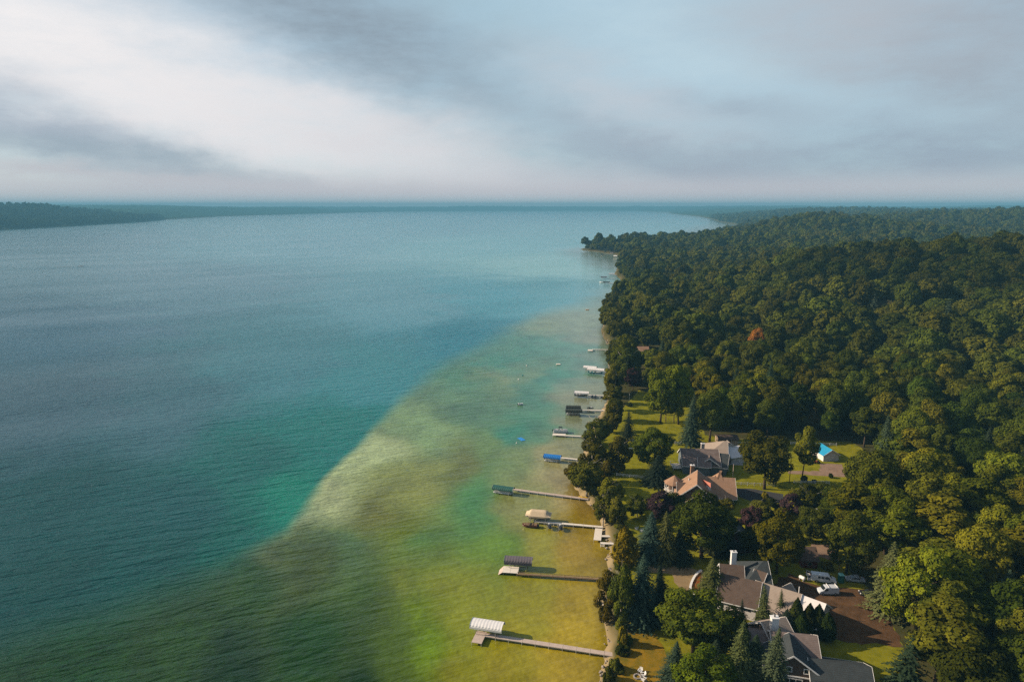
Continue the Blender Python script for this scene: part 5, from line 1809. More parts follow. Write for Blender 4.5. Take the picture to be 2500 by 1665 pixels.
def window(t, c, nrm, w, h, frame=None, name='window', glass=None, bars=0):
    """Frame proud of the wall, pane inside it; nrm is the outward normal."""
    nrm = Vector((nrm.x, nrm.y, 0)).normalized()
    u = Vector((-nrm.y, nrm.x, 0))
    c = Vector(c) + nrm * 0.03
    up = Vector((0, 0, 1))
    M = Matrix((u, nrm, up)).transposed()
    mb = MB()
    k = 0.14
    mb.box(c + up * (h / 2), (w + k, 0.12, k), M=M).box(c - up * (h / 2), (w + k, 0.12, k), M=M)
    for s in (-1, 1):
        mb.box(c + u * s * w / 2, (k, 0.121, h), M=M)
    for i in range(bars):
        mb.box(c + u * (-w / 2 + w * (i + 1) / (bars + 1)), (0.09, 0.11, h), M=M)
    o = mb.build(name, frame or M_white, t)
    MB().box(c - nrm * 0.02, (w, 0.06, h), M=M).build('pane', glass or M_glass, o)
    return o


def chimney(t, c, w, z0, z1, m=None):
    o = MB().box((c.x, c.y, (z0 + z1) / 2), (w, w * 0.8, z1 - z0)).build('chimney', m or M_stone, t)
    MB().box((c.x, c.y, z1 + 0.06), (w + 0.25, w * 0.8 + 0.25, 0.12)).build('chimney_cap', M_white, o)
    MB().bar((c.x, c.y, z1 + 0.1), (c.x, c.y, z1 + 0.5), 0.16, 8).build('flue', M_dark, o)


def deck(t, c, L, W, z, yaw, rails=True):
    d = MB().box((c.x, c.y, z), (L, W, 0.15), yaw).build('deck', M_dockwhite, t)
    at = frame_at(c, yaw)
    for sx in (-1, 1):
        for sy in (-1, 1):
            MB().box(at(sx * (L / 2 - 0.1), sy * (W / 2 - 0.1), (G0 + z) / 2 + 0.5), (0.16, 0.16, z - G0 + 1.2), yaw).build('deck_post', M_white, d)
    if rails:
        for sy in (-1, 1):
            MB().beam(at(-L / 2, sy * W / 2, z + 1.0), at(L / 2, sy * W / 2, z + 1.0), 0.08, 0.08).build('rail', M_white, d)
    return d


# --- white walled house with the long angled wing
A, B = P(1764, 1400, 9.6), P(1856, 1421, 9.6)
hA = house('white walled house with brown roofs and a long angled wing beside the dirt yard', A.x, A.y)
q, L, n = block(hA, A, B, 5.5, 6.0, 'brown', 'white')
for s, z, w in ((0.09, 4.9, 0.8), (0.42, 4.9, 0.8), (0.62, 5.0, 0.5), (0.72, 5.0, 0.5), (0.82, 5.0, 0.5)):
    window(hA, q(L * s, -5.5, z), -n, w, w, M_dark)
block(hA, P(1850, 1418, 9.0), P(1953, 1449, 9.0), 5.2, 5.6, 'light', 'white')
block(hA, P(1951, 1450, 8.7), P(2012, 1472, 8.7), 5.0, 5.3, 'white', 'white')
block(hA, P(1902, 1436, 8.0), P(1928, 1424, 8.0), 2.2, 5.8, 'light', 'white')
q, L, n = block(hA, P(1798, 1366, 9.6), P(1870, 1370, 9.6), (6.0, 7.0), 5.8, 'slate', 'white', hipA=6.5)
block(hA, P(1761, 1376, 8.6), P(1812, 1381, 8.6), 3.6, 6.0, 'brown', 'white')
block(hA, P(1846, 1390, 8.4), P(1869, 1398, 8.4), 2.0, 6.8, 'brown', 'white')
c = P(1790, 1370, 9.0)
chimney(hA, c, 1.25, 6.5, 11.6, M_white)
MB().bar(P(1950, 1450, 8.3), P(1950, 1450, 8.3) + Vector((0, 0, 1.9)), 0.10, 6).build('vent_pipe', M_white, hA)
# --- brown gable house
A, B = P(1938, 1598, 9.6), P(1927, 1548, 9.6)
hB = house('brown shingled gable house with dark roofs and a white chimney behind the tall spruces', A.x, A.y)
q, L, n = block(hB, A, B, 5.0, 6.2, 'slate', 'brown', over=0.5)
e = (A - B).normalized()
for (s, z) in ((0.6, 6.35), (-2.6, 6.35)):
    window(hB, q(0, s, z), e, 0.95, 1.05)
MB().beam(q(-0.10, -5.0, 4.9), q(-0.10, 5.0, 4.9), 0.12, 0.24).build('belly_band', M_white, hB)
window(hB, q(0, 1.0, 3.5), e, 6.0, 1.7, bars=4)
block(hB, P(1885, 1540, 9.3), P(1990, 1551, 9.3), 6.0, 5.6, 'grey', 'brown')
block(hB, P(1822, 1542, 7.6), P(1868, 1537, 7.6), 4.2, 5.4, 'grey', 'brown')
block(hB, P(1862, 1518, 8.8), P(1914, 1507, 8.8), 4.6, 5.6, 'light', 'brown')
block(hB, P(1978, 1607, 7.8), P(2122, 1628, 7.8), 5.2, 5.0, 'slate', 'brown')
chimney(hB, P(1890, 1525, 9.0), 1.5, 6.0, 10.8, M_white)
# --- brown roofed house with turret
A, B = P(1702, 1182, 11.0), P(1703, 1149, 11.0)
hC = house('brown house with tan lit roofs, a turret porch and white gable trim', A.x, A.y)
q, L, n = block(hC, A, B, 6.6, 5.6, 'tan', 'brown', over=0.5)
e = (A - B).normalized()
q2, L2, n2 = block(hC, P(1710, 1203, 8.4), P(1710, 1190, 8.4), 4.0, 5.2, 'tan', 'brown')
window(hC, q2(0, 0, 5.0), e, 2.2, 1.4, bars=1)
q3, L3, n3 = block(hC, P(1706, 1162, 9.4), P(1791, 1167, 9.4), 6.2, 5.0, 'tan', 'brown')
window(hC, q3(L3 * 0.66, -6.2, 4.0), -n3, 2.6, 1.2, bars=2)
window(hC, q3(L3 * 0.90, -6.2, 3.8), -n3, 1.0, 1.6)
block(hC, P(1744, 1148, 11.0), P(1772, 1150, 11.0), 5.5, 6.4, 'tan', 'brown', hipA=2.5, hipB=2.0)
block(hC, P(1655, 1177, 8.2), P(1694, 1180, 8.2), 3.8, 5.8, 'brown', 'brown')
q4, L4, n4 = block(hC, P(1684, 1168, 9.6), P(1700, 1169, 9.6), 1.2, 8.6, 'tan', 'white', zg=6.4, over=0.25)
window(hC, q4(0, 0, 7.9), (P(1684, 1168, 0) - P(1700, 1169, 0)), 1.2, 1.3)
chimney(hC, P(1690, 1150, 9.5), 1.2, 7.0, 11.6, ROOF['tan'])
# red dormer on the shaded slope
pa, pb = P(1710, 1169, 10.0), P(1735, 1180, 10.0)
pc, pd = P(1735, 1190, 9.0), P(1711, 1178, 9.0)
rd = MB().prism([pa, pb, pc, pd], (0, 0, 0.15)).build('dormer_roof', ROOF['red'], hC)
MB().prism([pa + Vector((0, 0, -0.02)), pb + Vector((0, 0, -0.02)), pc + Vector((0, 0, -0.02)), pd + Vector((0, 0, -0.02))], (0, 0, -1.6)).build('dormer_wall', M_white, rd)
# turret porch
tc = P(1646, 1182, 6.0)
oct_ = lambda r, z: [Vector((tc.x + r * math.cos(math.pi / 8 + i * math.pi / 4), tc.y + r * math.sin(math.pi / 8 + i * math.pi / 4), z)) for i in range(8)]
MB().loft([oct_(3.4, 6.55), oct_(3.4, 6.75), oct_(0.05, 9.2)]).build('turret_roof', ROOF['tan'], hC)
for p in oct_(3.0, 0):
    MB().box((p.x, p.y, 4.7), (0.22, 0.22, 3.7)).build('porch_post', M_white, hC)
MB().loft([oct_(3.3, 3.7), oct_(3.3, 3.95)]).build('porch_floor', M_dockwhite, hC)
MB().loft([oct_(1.8, G0 - 0.3), oct_(1.8, 6.5)]).build('bay_wall', WALL['brown'], hC)
op = oct_(3.15, 4.95)
for i in range(8):
    MB().beam(op[i], op[(i + 1) % 8], 0.08, 0.10).build('porch_rail', M_white, hC)
st = tc + Vector((-4.2, -3.0, 0))
for i in range(7):
    MB().box((st.x - 0.2 + 0.32 * i - 0.6, st.y + 0.18 * i, 2.55 + 0.18 * i), (0.36, 1.8, 0.14), 0.5).build('stair_tread', M_dockwhite, hC)
# --- grey house
A, B = P(1664, 1094, 9.8), P(1751, 1097, 9.8)
hD = house('blue grey house with weathered grey roofs and white porches behind the brown house', A.x, A.y)
q, L, n = block(hD, A, B, 6.6, 5.8, 'grey', 'blue')
chimney(hD, P(1715, 1098, 9.0), 1.2, 7.0, 11.4)
q, L, n = block(hD, P(1733, 1119, 8.4), P(1732, 1106, 8.4), 3.3, 6.2, 'grey', 'blue')
e = (P(1733, 1119, 8) - P(1732, 1106, 8)).normalized()
window(hD, q(0, 0.3, 3.6), e, 1.3, 0.9)
for w in (-3.2, 3.2):
    MB().box(q(-0.08, w, (G0 + 6.2) / 2), (0.3, 0.3, 6.2 - G0), math.atan2(e.y, e.x)).build('corner_board', M_white, hD)
block(hD, P(1706, 1117, 7.9), P(1732, 1119, 7.9), 4.2, 6.2, 'grey', 'blue')
q, L, n = block(hD, P(1748, 1105, 8.8), P(1778, 1109, 8.8), 5.2, 5.6, 'slate', 'blue')
# porches: white frames with dark openings
q5, L5, n5 = block(hD, P(1664, 1106, 6.6), P(1702, 1108, 6.6), 3.4, 5.5, 'grey', M_glass, zg=3.6, over=0.5)
for s in (0.02, 0.34, 0.66, 0.98):
    MB().box(q5(L5 * s, -3.5, 4.4), (0.28, 0.28, 3.6)).build('porch_post', M_white, hD)
MB().beam(q5(0, -3.5, 5.55), q5(L5, -3.5, 5.55), 0.3, 0.35).build('porch_beam', M_white, hD)
deck(hD, P(1668, 1136, 3.4), 8.5, 5.0, 3.2, 0.0)
q6, L6, n6 = block(hD, P(1752, 1117, 6.6), P(1778, 1119, 6.6), 2.6, 5.4, 'slate', M_glass, over=0.3)
for s in (0.02, 0.98):
    MB().box(q6(L6 * s, -2.7, 4.0), (0.26, 0.26, 3.0)).build('porch_post', M_white, hD)
MB().beam(q6(0, -2.7, 5.4), q6(L6, -2.7, 5.4), 0.26, 0.3).build('porch_beam', M_white, hD)
block(hD, P(1722, 1073, 9.6), P(1774, 1077, 9.6), 7.2, 5.6, 'light', 'blue', hipA=7.0)
# --- garage behind it
A, B = P(1768, 1093, 7.4), P(1802, 1088, 7.4)
hG = house('white garage with a pale metal roof and gabled dormer behind the grey house', A.x, A.y, 'garage', 'garage')
q, L, n = block(hG, A, B, 4.6, 5.2, 'white', 'white')
for s in (0.3, 0.72):
    window(hG, q(L * s, -4.6, 3.7), -n, 2.6, 2.2, M_white, 'garage_door', WALL['white'], 0)
q, L, n = block(hG, P(1785, 1083, 8.6), P(1776, 1076, 8.6), 1.8, 7.2, 'light', 'white', zg=5.5, over=0.3)
window(hG, q(0, 0, 6.9), (P(1785, 1083, 0) - P(1776, 1076, 0)), 1.1, 1.2, bars=1)
# --- blue roofed shed
A = P(2031, 1098, 7.0)
B = A + Vector((-1.0, 8.5, 0))
hE = house('white two door shed with a bright blue metal roof on the gravel drive', A.x, A.y, 'shed', 'shed')
q, L, n = block(hE, A, B, 3.1, 5.0, 'blue', 'white')
for w in (-1.5, 1.5):
    window(hE, q(0, w, 3.6), A - B, 2.2, 2.2, M_white, 'garage_door', WALL['white'], 0)
# --- dark barn
A, B = P(1772, 1256, 9.6), P(1802, 1292, 9.6)
hF = house('dark red barn with a blackish green roof behind the big dark maple', A.x, A.y, 'barn', 'barn')
q, L, n = block(hF, A, B, 5.2, 5.6, 'slate', 'red')
window(hF, q(L, 0, 5.6), B - A, 1.2, 1.2)
# --- red shed
A, B = P(1950, 1333, 6.8), P(1988, 1335, 6.8)
hH = house('small dark red shed with a brown roof by the gravel lane', A.x, A.y, 'shed', 'shed')
q, L, n = block(hH, A, B, 3.6, 4.9, 'brown', 'red', trim=False)
window(hH, q(L * 0.5, -3.6, 3.7), -n, 1.0, 1.0, M_wood)
# --- tan outbuilding
A, B = P(1752, 1062, 6.0), P(1797, 1062, 6.0)
hI = house('low tan outbuilding with one dark window at the edge of the wood', A.x, A.y, 'outbuilding', 'outbuilding')
q, L, n = block(hI, A, B, 3.0, 5.2, 'brown', 'tan', trim=False)
window(hI, q(L * 0.5, -3.0, 4.3), -n, 1.4, 0.8, M_dark)
# --- cottage half hidden in the trees up the shore
gz = ground_z(P(1565, 864, 6).x, P(1565, 864, 6).y)
A, B = P(1550, 846, gz + 8.0), P(1582, 846, gz + 8.0)
hJ = thing('cottage', (A.x, A.y, gz), 'tan cottage with a rusty roof half hidden in the shore trees', 'cottage')
q, L, n = block(hJ, A, B, 4.5, gz + 5.0, 'tan', 'tan', zg=gz - 1.0, trim=False)
for s in (0.25, 0.7):
    window(hJ, q(L * s, -4.5, gz + 3.0), -n, 1.6, 1.4)
# --- curved white stone edging of the planting bed by the white house
bed = thing('stone_edging', tuple(P(1690, 1425, G0)), 'curved white stone edging of a rusty planting bed by the golden lit spruce', 'edging')
arc = [(1712, 1394), (1704, 1400), (1696, 1409), (1690, 1420), (1686, 1432), (1685, 1442), (1690, 1449), (1698, 1453), (1706, 1455)]
aw = [P(x, y, G0) for x, y in arc]
rngb = random.Random(4)
for p, w in zip(aw[:-1], aw[1:]):
    for k in range(3):
        c = p.lerp(w, (k + 0.5) / 3)
        MB().box((c.x, c.y, G0 + 0.2), ((w - p).length / 3 - 0.04, 0.55, 0.5 + rngb.uniform(0, 0.12)), yaw_of(p, w) + rngb.uniform(-0.1, 0.1)).build('stone', M_white, bed)
mulch = mat('bark_mulch', (0.24, 0.085, 0.022), 0.95, scale=1.0, color2=(0.15, 0.05, 0.015), spec=0.0)
MB().prism([Vector((p.x, p.y, G0 + 0.05)) for p in aw], (0, 0, 0.1)).build('mulch', mulch, bed)

# ------------------------------------------------------------------ vehicles
def vehicle(name, label, cat, rear, front, prof, W, body, wheels, wr, side_win, screen, extra=None):
    """prof: side outline (x forward, z); rear, front: where the near side's ends stand."""
    d = Vector((front.x - rear.x, front.y - rear.y, 0)).normalized()
    L = max(p[0] for p in prof)
    far = Vector((-d.y, d.x, 0))
    if far.y < 0:
        far = -far
    c0 = Vector((rear.x, rear.y, 0)) + far * W / 2
    g = G0 + 0.05
    t = thing(name, (c0.x + d.x * L / 2, c0.y + d.y * L / 2, g), label, cat)
    W2 = W / 2

    def q(x, y, z):
        return c0 + d * x + far * y + Vector((0, 0, g + z))
    zmax = max(p[1] for p in prof)

    def ring(y, k):
        cx, cz = L / 2, zmax * 0.5
        return [q(cx + (x - cx) * (1 - 0.02 * k), y * (1 - 0.10 * max(0, (z - zmax * 0.5) / (zmax * 0.5))), z - 0.06 * k * (1 if z > cz else -0.3)) for x, z in prof]
    MB().loft([ring(-W2, 1), ring(-W2 + 0.09, 0), ring(W2 - 0.09, 0), ring(W2, 1)]).build('body', body, t)
    for (pts) in side_win:
        for sy in (-1, 1):
            ins = [q(x, sy * (W2 * (1 - 0.10 * max(0, (z - zmax * 0.5) / (zmax * 0.5))) + 0.005), z) for x, z in pts]
            MB().prism(ins, far * sy * 0.02).build('side_window', M_glass, t)
    for ((x0, z0), (x1, z1), wid) in screen:
        off = Vector((0, 0, 0.03))
        nn = (d * (z0 - z1) * -1 + Vector((0, 0, 1)) * abs(x1 - x0)).normalized() * 0.02
        k = 1 if x0 > L / 2 else -1
        push = d * 0.03 * k + off
        MB().prism([q(x0, -W2 * wid, z0) + push, q(x0, W2 * wid, z0) + push, q(x1, W2 * wid * 0.9, z1) + push, q(x1, -W2 * wid * 0.9, z1) + push], Vector((0, 0, 0.015)) + d * 0.01 * k).build('windscreen', M_glass, t)
    for x in wheels:
        for sy in (-1, 1):
            w = MB().bar(q(x, sy * (W2 - 0.22), wr), q(x, sy * (W2 + 0.02), wr), wr, 14).build('wheel', M_dark, t)
            MB().bar(q(x, sy * (W2 - 0.2), wr), q(x, sy * (W2 + 0.03), wr), wr * 0.58, 10).build('rim', M_alu, w)
    for sy in (-1, 1):
        MB().box(q(L - 0.06, sy * (W2 - 0.28), 0.78), (0.16, 0.36, 0.18), math.atan2(d.y, d.x)).build('headlight', M_white, t)
        MB().box(q(0.03, sy * (W2 - 0.15), 0.95), (0.12, 0.16, 0.35), math.atan2(d.y, d.x)).build('tail_light', MATS['roof_red'], t)
        MB().box(q(L * 0.70, sy * (W2 + 0.12), 1.15), (0.12, 0.2, 0.16), math.atan2(d.y, d.x)).build('mirror', M_dark, t)
    MB().box(q(L - 0.02, 0, 0.46), (0.14, W * 0.96, 0.2), math.atan2(d.y, d.x)).build('bumper', M_dark, t)
    return t, q, d, far, W2


PV = paint('van_white', (0.66, 0.66, 0.66))
PS = paint('van_silver', (0.50, 0.52, 0.55))
PC = paint('car_silver', (0.36, 0.40, 0.43))
PB = paint('car_black', (0.012, 0.012, 0.014))
VAN = [(0.0, 0.42), (0.0, 1.9), (0.12, 2.12), (4.1, 2.14), (4.35, 2.05), (4.95, 1.36), (5.85, 1.10), (6.05, 0.75), (6.05, 0.40), (3.0, 0.34)]
d0 = (P(2025, 1426, G0) - P(1993.7, 1422, G0)).normalized()
r0 = P(1993.7, 1422, G0) - d0 * 1.35
t, q, d, far, W2 = vehicle('van', 'white passenger van with its rear doors swung open on the dirt yard', 'van', r0, r0 + d0 * 6, VAN, 2.0, PV, (1.35, 4.95), 0.37,
                           [[(1.55, 1.25), (2.2, 1.25), (2.2, 1.8), (1.55, 1.8)], [(2.4, 1.25), (3.05, 1.25), (3.05, 1.8), (2.4, 1.8)], [(3.3, 1.25), (4.55, 1.25), (4.15, 1.82), (3.3, 1.82)]],
                           [((4.93, 1.40), (4.38, 2.0), 0.86)])
for sy in (-1, 1):
    o = MB().beam(q(-0.02, sy * W2, 1.15), q(-0.95, sy * (W2 + 0.25), 1.15), 0.07, 1.4).build('rear_door', PV, t)
    MB().beam(q(-0.2, sy * (W2 + 0.06), 1.5), q(-0.8, sy * (W2 + 0.22), 1.5), 0.11, 0.5).build('door_window', M_glass, o)
MB().box(q(-0.005, 0, 1.2), (0.03, 1.7, 1.4), math.atan2(d.y, d.x)).build('cargo_opening', M_dark, t)
VAN2 = [(0.0, 0.40), (0.0, 1.75), (0.12, 1.95), (3.1, 1.98), (3.35, 1.92), (4.0, 1.25), (4.75, 1.0), (4.95, 0.7), (4.95, 0.38), (2.5, 0.32)]
d0 = (P(2014, 1453.5, G0) - P(2039.5, 1453.5, G0)).normalized()
r0 = P(2039.5, 1453.5, G0) - d0 * 0.95
t, q, d, far, W2 = vehicle('cargo_van', 'silver cargo van with roof bars parked on the dirt yard', 'van', r0, r0 + d0 * 5, VAN2, 1.95, PS, (0.95, 3.95), 0.34,
                           [[(2.75, 1.2), (3.75, 1.2), (3.35, 1.75), (2.75, 1.75)]], [((3.98, 1.28), (3.4, 1.86), 0.86)])
for x in (0.5, 2.6):
    MB().beam(q(x, -W2 + 0.1, 2.12), q(x, W2 - 0.1, 2.12), 0.10, 0.14).build('roof_bar', M_white, t)
CAR = [(0.0, 0.40), (0.0, 0.85), (0.25, 0.98), (0.9, 1.02), (1.5, 1.42), (2.6, 1.46), (3.4, 1.0), (4.4, 0.86), (4.65, 0.65), (4.65, 0.36), (2.3, 0.28)]
CWIN = [[(1.15, 1.0), (2.1, 1.0), (2.1, 1.38), (1.55, 1.36)], [(2.2, 1.0), (3.15, 1.0), (2.6, 1.38), (2.2, 1.38)]]
d0 = (P(2075, 1421.5, G0) - P(2113, 1425.5, G0)).normalized()
r0 = P(2113, 1425.5, G0)
vehicle('car', 'silver sedan parked on the grass edge behind the dirt yard', 'car', r0, r0 + d0 * 4.6, CAR, 1.8, PC, (0.9, 3.75), 0.32, CWIN, [((3.38, 1.03), (2.65, 1.44), 0.8), ((0.95, 1.05), (1.45, 1.38), 0.8)])
d0 = (P(2112, 1458, G0) - P(2150, 1461, G0)).normalized()
r0 = P(2150, 1461, G0)
vehicle('car', 'black sedan parked at the foot of the bronze sunlit spruce', 'car', r0, r0 + d0 * 4.6, CAR, 1.8, PB, (0.9, 3.75), 0.32, CWIN, [((3.38, 1.03), (2.65, 1.44), 0.8), ((0.95, 1.05), (1.45, 1.38), 0.8)])
SUV = [(0.0, 0.45), (0.0, 1.2), (0.3, 1.72), (2.9, 1.78), (3.55, 1.18), (4.6, 1.05), (4.85, 0.75), (4.85, 0.42), (2.3, 0.35)]
d0 = (P(1822, 1122, G0) - P(1797, 1114, G0)).normalized()
r0 = P(1797, 1114, G0)
vehicle('pickup_suv', 'black sport utility car on the pale apron of the white garage', 'car', r0, r0 + d0 * 4.8, SUV, 1.9, PB, (0.95, 3.85), 0.38,
        [[(0.5, 1.2), (1.7, 1.2), (1.7, 1.65), (0.6, 1.65)], [(1.85, 1.2), (3.2, 1.2), (2.8, 1.66), (1.85, 1.66)]], [((3.52, 1.22), (2.95, 1.74), 0.82)])

# ------------------------------------------------------------------ yard things
def fence(label, a, b, rails=2):
    t = thing('rail_fence', (a.x, a.y, G0), label, 'fence', 'white rail fences round the lawns')
    d = b - a
    n = max(2, round(d.length / 2.4))
    for i in range(n + 1):
        p = a.lerp(b, i / n)
        MB().box((p.x, p.y, G0 + 0.58), (0.16, 0.16, 1.3), yaw_of(a, b)).build('post', M_white, t)
    for r in range(rails):
        for i in range(n):
            p, w = a.lerp(b, i / n), a.lerp(b, (i + 1) / n)
            MB().beam((p.x, p.y, G0 + 0.5 + 0.5 * r), (w.x, w.y, G0 + 0.5 + 0.5 * r), 0.06, 0.18).build('rail', M_white, t)


for lab, x0, y0, x1, y1 in [
    ('white rail fence across the end of the long lawn', 1520, 1077, 1692, 1087),
    ('white rail fence between the birches and the squat conifer', 1505, 1162, 1586, 1170),
    ('white rail fence under the big round maple', 1793, 1184, 1890, 1188),
    ('white rail fence along the grass before the gravel drive', 1938, 1180, 2024, 1182),
    ('white rail fence behind the blue roofed shed', 1930, 1085, 2042, 1089),
    ('short white rail fence behind the white garage', 1799, 1084, 1824, 1085)]:
    fence(lab, P(x0, y0, G0), P(x1, y1, G0))


def pole(label, bx, by, ty, lamp=False, name='utility_pole', cat='pole', m=None, r=0.13, arm=True):
    b = P(bx, by, G0)
    v = (ty - 832.5) / FPX
    c, s = math.cos(PITCH), math.sin(PITCH)
    h = CAM_H + b.y / (c - v * s) * (-s - v * c)
    t = thing(name, (b.x, b.y, G0), label, cat)
    MB().bar((b.x, b.y, G0 - 0.3), (b.x, b.y, h), r, 7, r * 0.7).build('shaft', m or M_wood, t)
    if lamp:
        MB().beam((b.x, b.y, h - 0.2), (b.x - 0.9, b.y, h + 0.1), 0.08, 0.08).build('arm', M_alu, t)
        MB().box((b.x - 1.1, b.y, h + 0.08), (0.7, 0.35, 0.2)).build('lamp_head', M_white, t)
    elif arm:
        MB().box((b.x, b.y, h - 0.4), (1.6, 0.12, 0.12)).build('crossarm', M_wood, t)
    return t


pole('tall wooden utility pole between the big round maple and the slender tree', 1927, 1178, 1114)
pole('wooden pole with a lamp at the edge of the dark wood near the purple tree', 1996, 1308, 1243, True)
pole('wooden utility pole behind the white passenger van', 2047, 1402, 1346)
pole('pale pole at the porch of the grey house', 1789, 1166, 1133, m=M_dockpale, arm=False)
pole('slim white flagpole on the long lawn', 1536, 989, 960, name='flagpole', cat='flagpole', m=M_white, r=0.07, arm=False)
# portable toilet
pt = P(2055, 1424, G0)
t = thing('portable_toilet', (pt.x, pt.y, G0), 'green portable toilet beside the white passenger van', 'toilet')
M_pt = paint('green_plastic', (0.006, 0.105, 0.085), 0.5)
MB().box((pt.x, pt.y + 0.6, G0 + 1.05), (1.15, 1.15, 2.1)).build('cabin', M_pt, t)
MB().prism([(pt.x - 0.46, pt.y - 0.005, G0 + 0.15), (pt.x + 0.46, pt.y - 0.005, G0 + 0.15), (pt.x + 0.46, pt.y - 0.005, G0 + 1.95), (pt.x - 0.46, pt.y - 0.005, G0 + 1.95)], (0, -0.04, 0)).build('door', M_pt, t)
rg = [[(pt.x + sx * w, pt.y + 0.6 + sy * w, G0 + z) for sx, sy in ((-1, -1), (1, -1), (1, 1), (-1, 1))] for w, z in ((0.64, 2.1), (0.62, 2.2), (0.42, 2.42))]
MB().loft(rg).build('roof', paint('pale_green_plastic', (0.20, 0.50, 0.44), 0.5), t)
# wrapped bale by the van
pt = P(1958, 1416, G0)
t = thing('gas_tank', (pt.x, pt.y, G0), 'white tank on short legs near the open doors of the white van', 'tank')
rings = []
dirv = Vector((0.55, -0.83, 0))
nv = Vector((0.83, 0.55, 0))
for s, r in ((-0.85, 0.1), (-0.78, 0.32), (-0.6, 0.45), (0.6, 0.45), (0.78, 0.32), (0.85, 0.1)):
    rings.append([Vector((pt.x, pt.y, G0 + 0.75)) + dirv * s + nv * r * math.cos(6.283 * j / 10) + Vector((0, 0, r * math.sin(6.283 * j / 10))) for j in range(10)])
MB().loft(rings).build('shell', M_white, t)
for s in (-0.5, 0.5):
    c = Vector((pt.x, pt.y, G0 + 0.2)) + dirv * s
    MB().box(c, (0.2, 0.8, 0.5), math.atan2(dirv.y, dirv.x)).build('leg', M_alu, t)


def adirondack(label, c, yaw):
    """A slatted garden chair: seat slats, fan back, two wide arms, four legs."""
    at = frame_at(c, yaw)
    t = thing('garden_chair', (c.x, c.y, G0), label, 'chair', 'white garden chairs round the fire ring')
    g = G0
    z = lambda x, y, h: at(x, y, g + h)
    for i in range(4):
        MB().beam(z(-0.28 + 0.17 * i, -0.28, 0.28 + 0.03 * i), z(-0.28 + 0.17 * i, 0.28, 0.28 + 0.03 * i), 0.14, 0.04).build('seat_slat', M_white, t)
    for i in range(5):
        y = -0.24 + 0.12 * i
        MB().beam(z(-0.30, y, 0.25), z(-0.58, y * 1.25, 1.0 - 0.5 * abs(y) ** 1.5), 0.10, 0.04).build('back_slat', M_white, t)
    for sy in (-1, 1):
        MB().beam(z(-0.45, sy * 0.38, 0.58), z(0.42, sy * 0.38, 0.60), 0.16, 0.05).build('arm', M_white, t)
        MB().beam(z(0.32, sy * 0.34, -0.02), z(0.32, sy * 0.34, 0.58), 0.09, 0.09).build('leg', M_white, t)
        MB().beam(z(0.30, sy * 0.33, 0.32), z(-0.62, sy * 0.33, 0.02), 0.06, 0.14).build('leg', M_white, t)
    return t


fire = P(1556, 1652, G0)
t = thing('fire_ring', (fire.x, fire.y, G0), 'small round stone fire ring on the dry lawn', 'fire ring')
for i in range(12):
    a = 6.283 * i / 12
    MB().box((fire.x + 0.7 * math.cos(a), fire.y + 0.7 * math.sin(a), G0 + 0.14), (0.24, 0.32, 0.26), a).build('stone', M_stone, t)
for (x, y, lab) in ((1563, 1641, 'white garden chair farthest from the water at the fire ring'), (1570, 1650, 'white garden chair beside the fire ring, middle of three'), (1571, 1661, 'white garden chair of the three nearest the bright maple')):
    c = P(x, y, G0)
    adirondack(lab, c, yaw_of(c, fire))
for (x, y, lab) in ((1554, 1292, 'white lounge chair on the patio by the blue spruce'), (1566, 1297, 'white lounge chair closest to the blue spruce trunk')):
    c = P(x, y, G0)
    adirondack(lab, c, 2.6)
# bench table on the lawn
c = P(1541, 1097, G0)
t = thing('picnic_bench', (c.x, c.y, G0), 'white bench on the shaded lawn beside the round green maple', 'bench')
MB().box((c.x, c.y, G0 + 0.45), (1.9, 0.45, 0.07)).build('seat', M_white, t)
for s in (-1, 1):
    MB().box((c.x + s * 0.75, c.y, G0 + 0.2), (0.1, 0.4, 0.44)).build('leg', M_white, t)
# timber swing frame on the long lawn
p0, p1 = P(1625, 1031, G0), P(1645, 1032, G0)
t = thing('swing_frame', (p0.x, p0.y, G0), 'tall timber swing frame between the two sunlit lawn trees', 'swing')
for p in (p0, p1):
    for s in (-1, 1):
        MB().beam((p.x, p.y + s * 0.9, G0 - 0.2), (p.x, p.y + s * 0.1, G0 + 3.6), 0.18, 0.18).build('post', M_wood, t)
MB().beam((p0.x - 0.3, p0.y, G0 + 3.6), (p1.x + 0.3, p1.y, G0 + 3.6), 0.2, 0.2).build('beam', M_wood, t)
for k in (0.35, 0.65):
    c = p0.lerp(p1, k)
    s = MB().box((c.x, c.y, G0 + 0.55), (0.5, 0.25, 0.05)).build('swing_seat', M_dark, t)
    for dx in (-0.22, 0.22):
        MB().bar((c.x + dx, c.y, G0 + 0.55), (c.x + dx, c.y, G0 + 3.6), 0.02, 4).build('chain', M_dark, s)
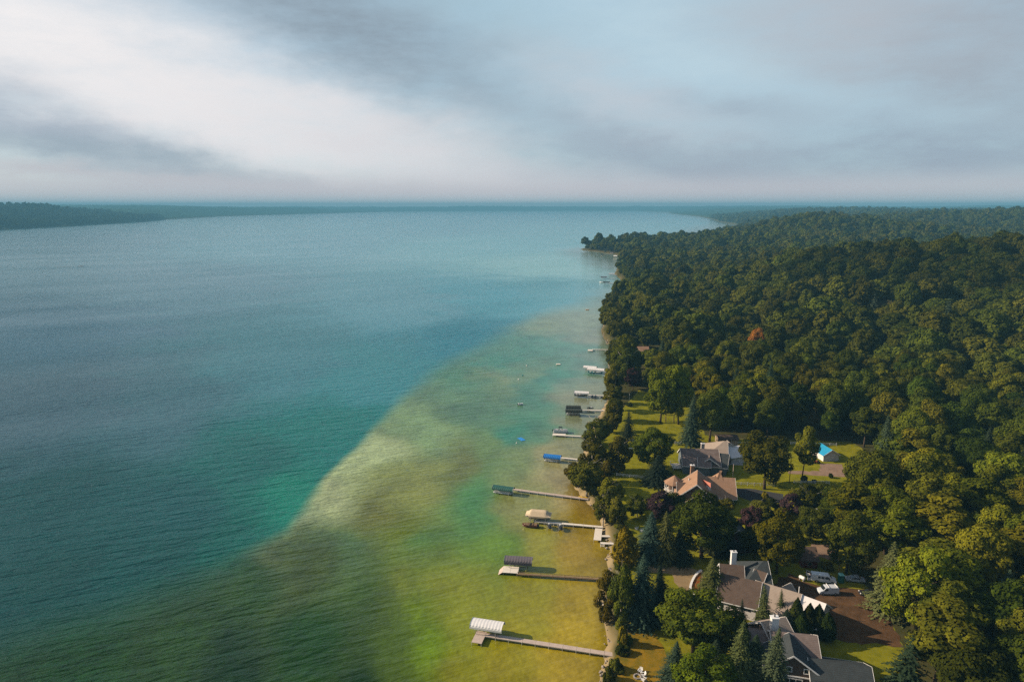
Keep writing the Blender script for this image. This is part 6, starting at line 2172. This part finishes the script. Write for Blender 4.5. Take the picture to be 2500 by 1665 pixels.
# red tractor by the shed
c = P(1994, 1131, G0)
t = thing('garden_tractor', (c.x, c.y, G0), 'small red garden tractor beside the blue roofed shed', 'tractor')
MB().box((c.x - 0.5, c.y, G0 + 0.75), (1.1, 0.7, 0.55)).build('hood', MATS['roof_red'], t)
MB().box((c.x + 0.4, c.y, G0 + 0.6), (0.9, 0.8, 0.25)).build('chassis', MATS['roof_red'], t)
MB().box((c.x + 0.5, c.y, G0 + 0.95), (0.5, 0.5, 0.5)).build('seat', M_dark, t)
for x, r in ((-0.75, 0.3), (0.6, 0.5)):
    for s in (-1, 1):
        MB().bar((c.x + x, c.y + s * 0.4, G0 + r), (c.x + x, c.y + s * 0.65, G0 + r), r, 12).build('wheel', M_dark, t)

# rocks along the waterline: one heap nobody could count
def riprap():
    rng = np.random.default_rng(3)
    base = bmesh.new()
    bmesh.ops.create_icosphere(base, subdivisions=1, radius=1.0)
    bv = np.array([v.co[:] for v in base.verts])
    bf = np.array([[v.index for v in f.verts] for f in base.faces])
    base.free()
    Vs, Fs = [], []
    k = 0
    sp = [Vector(p) for p in EAST[1:24]]
    for a, b in zip(sp[:-1], sp[1:]):
        L = (b - a).length
        e = (b - a) / L
        nrm = Vector((e.y, -e.x))
        for i in range(int(L * (2.6 if a.y < 330 else 1.0))):
            p = a + e * rng.uniform(0, L) + nrm * rng.normal(1.2, 0.9)
            h = float(height(np.array([p.x]), np.array([p.y]))[0]) if False else 0.25
            r = rng.uniform(0.16, 0.5) * (1.0 if a.y < 330 else 1.5)
            v = bv * (1 + rng.uniform(-0.25, 0.25, bv.shape)) * r * np.array([1, 1, 0.7])
            Vs.append(v + np.array([p.x, p.y, max(0.05, h)]))
            Fs.append(bf + k * len(bv))
            k += 1
    V = np.concatenate(Vs)
    me = np_mesh('shore_rocks', V, np.concatenate(Fs), False)
    me.materials.append(mat('shore_rock', (0.34, 0.29, 0.25), 0.9, scale=1.1, color2=(0.12, 0.10, 0.09), spec=0.1))
    o = bpy.data.objects.new('shore_rocks', me)
    COL.objects.link(o)
    setting(o, 'stuff')


riprap()
print('objects', len(COL.objects))
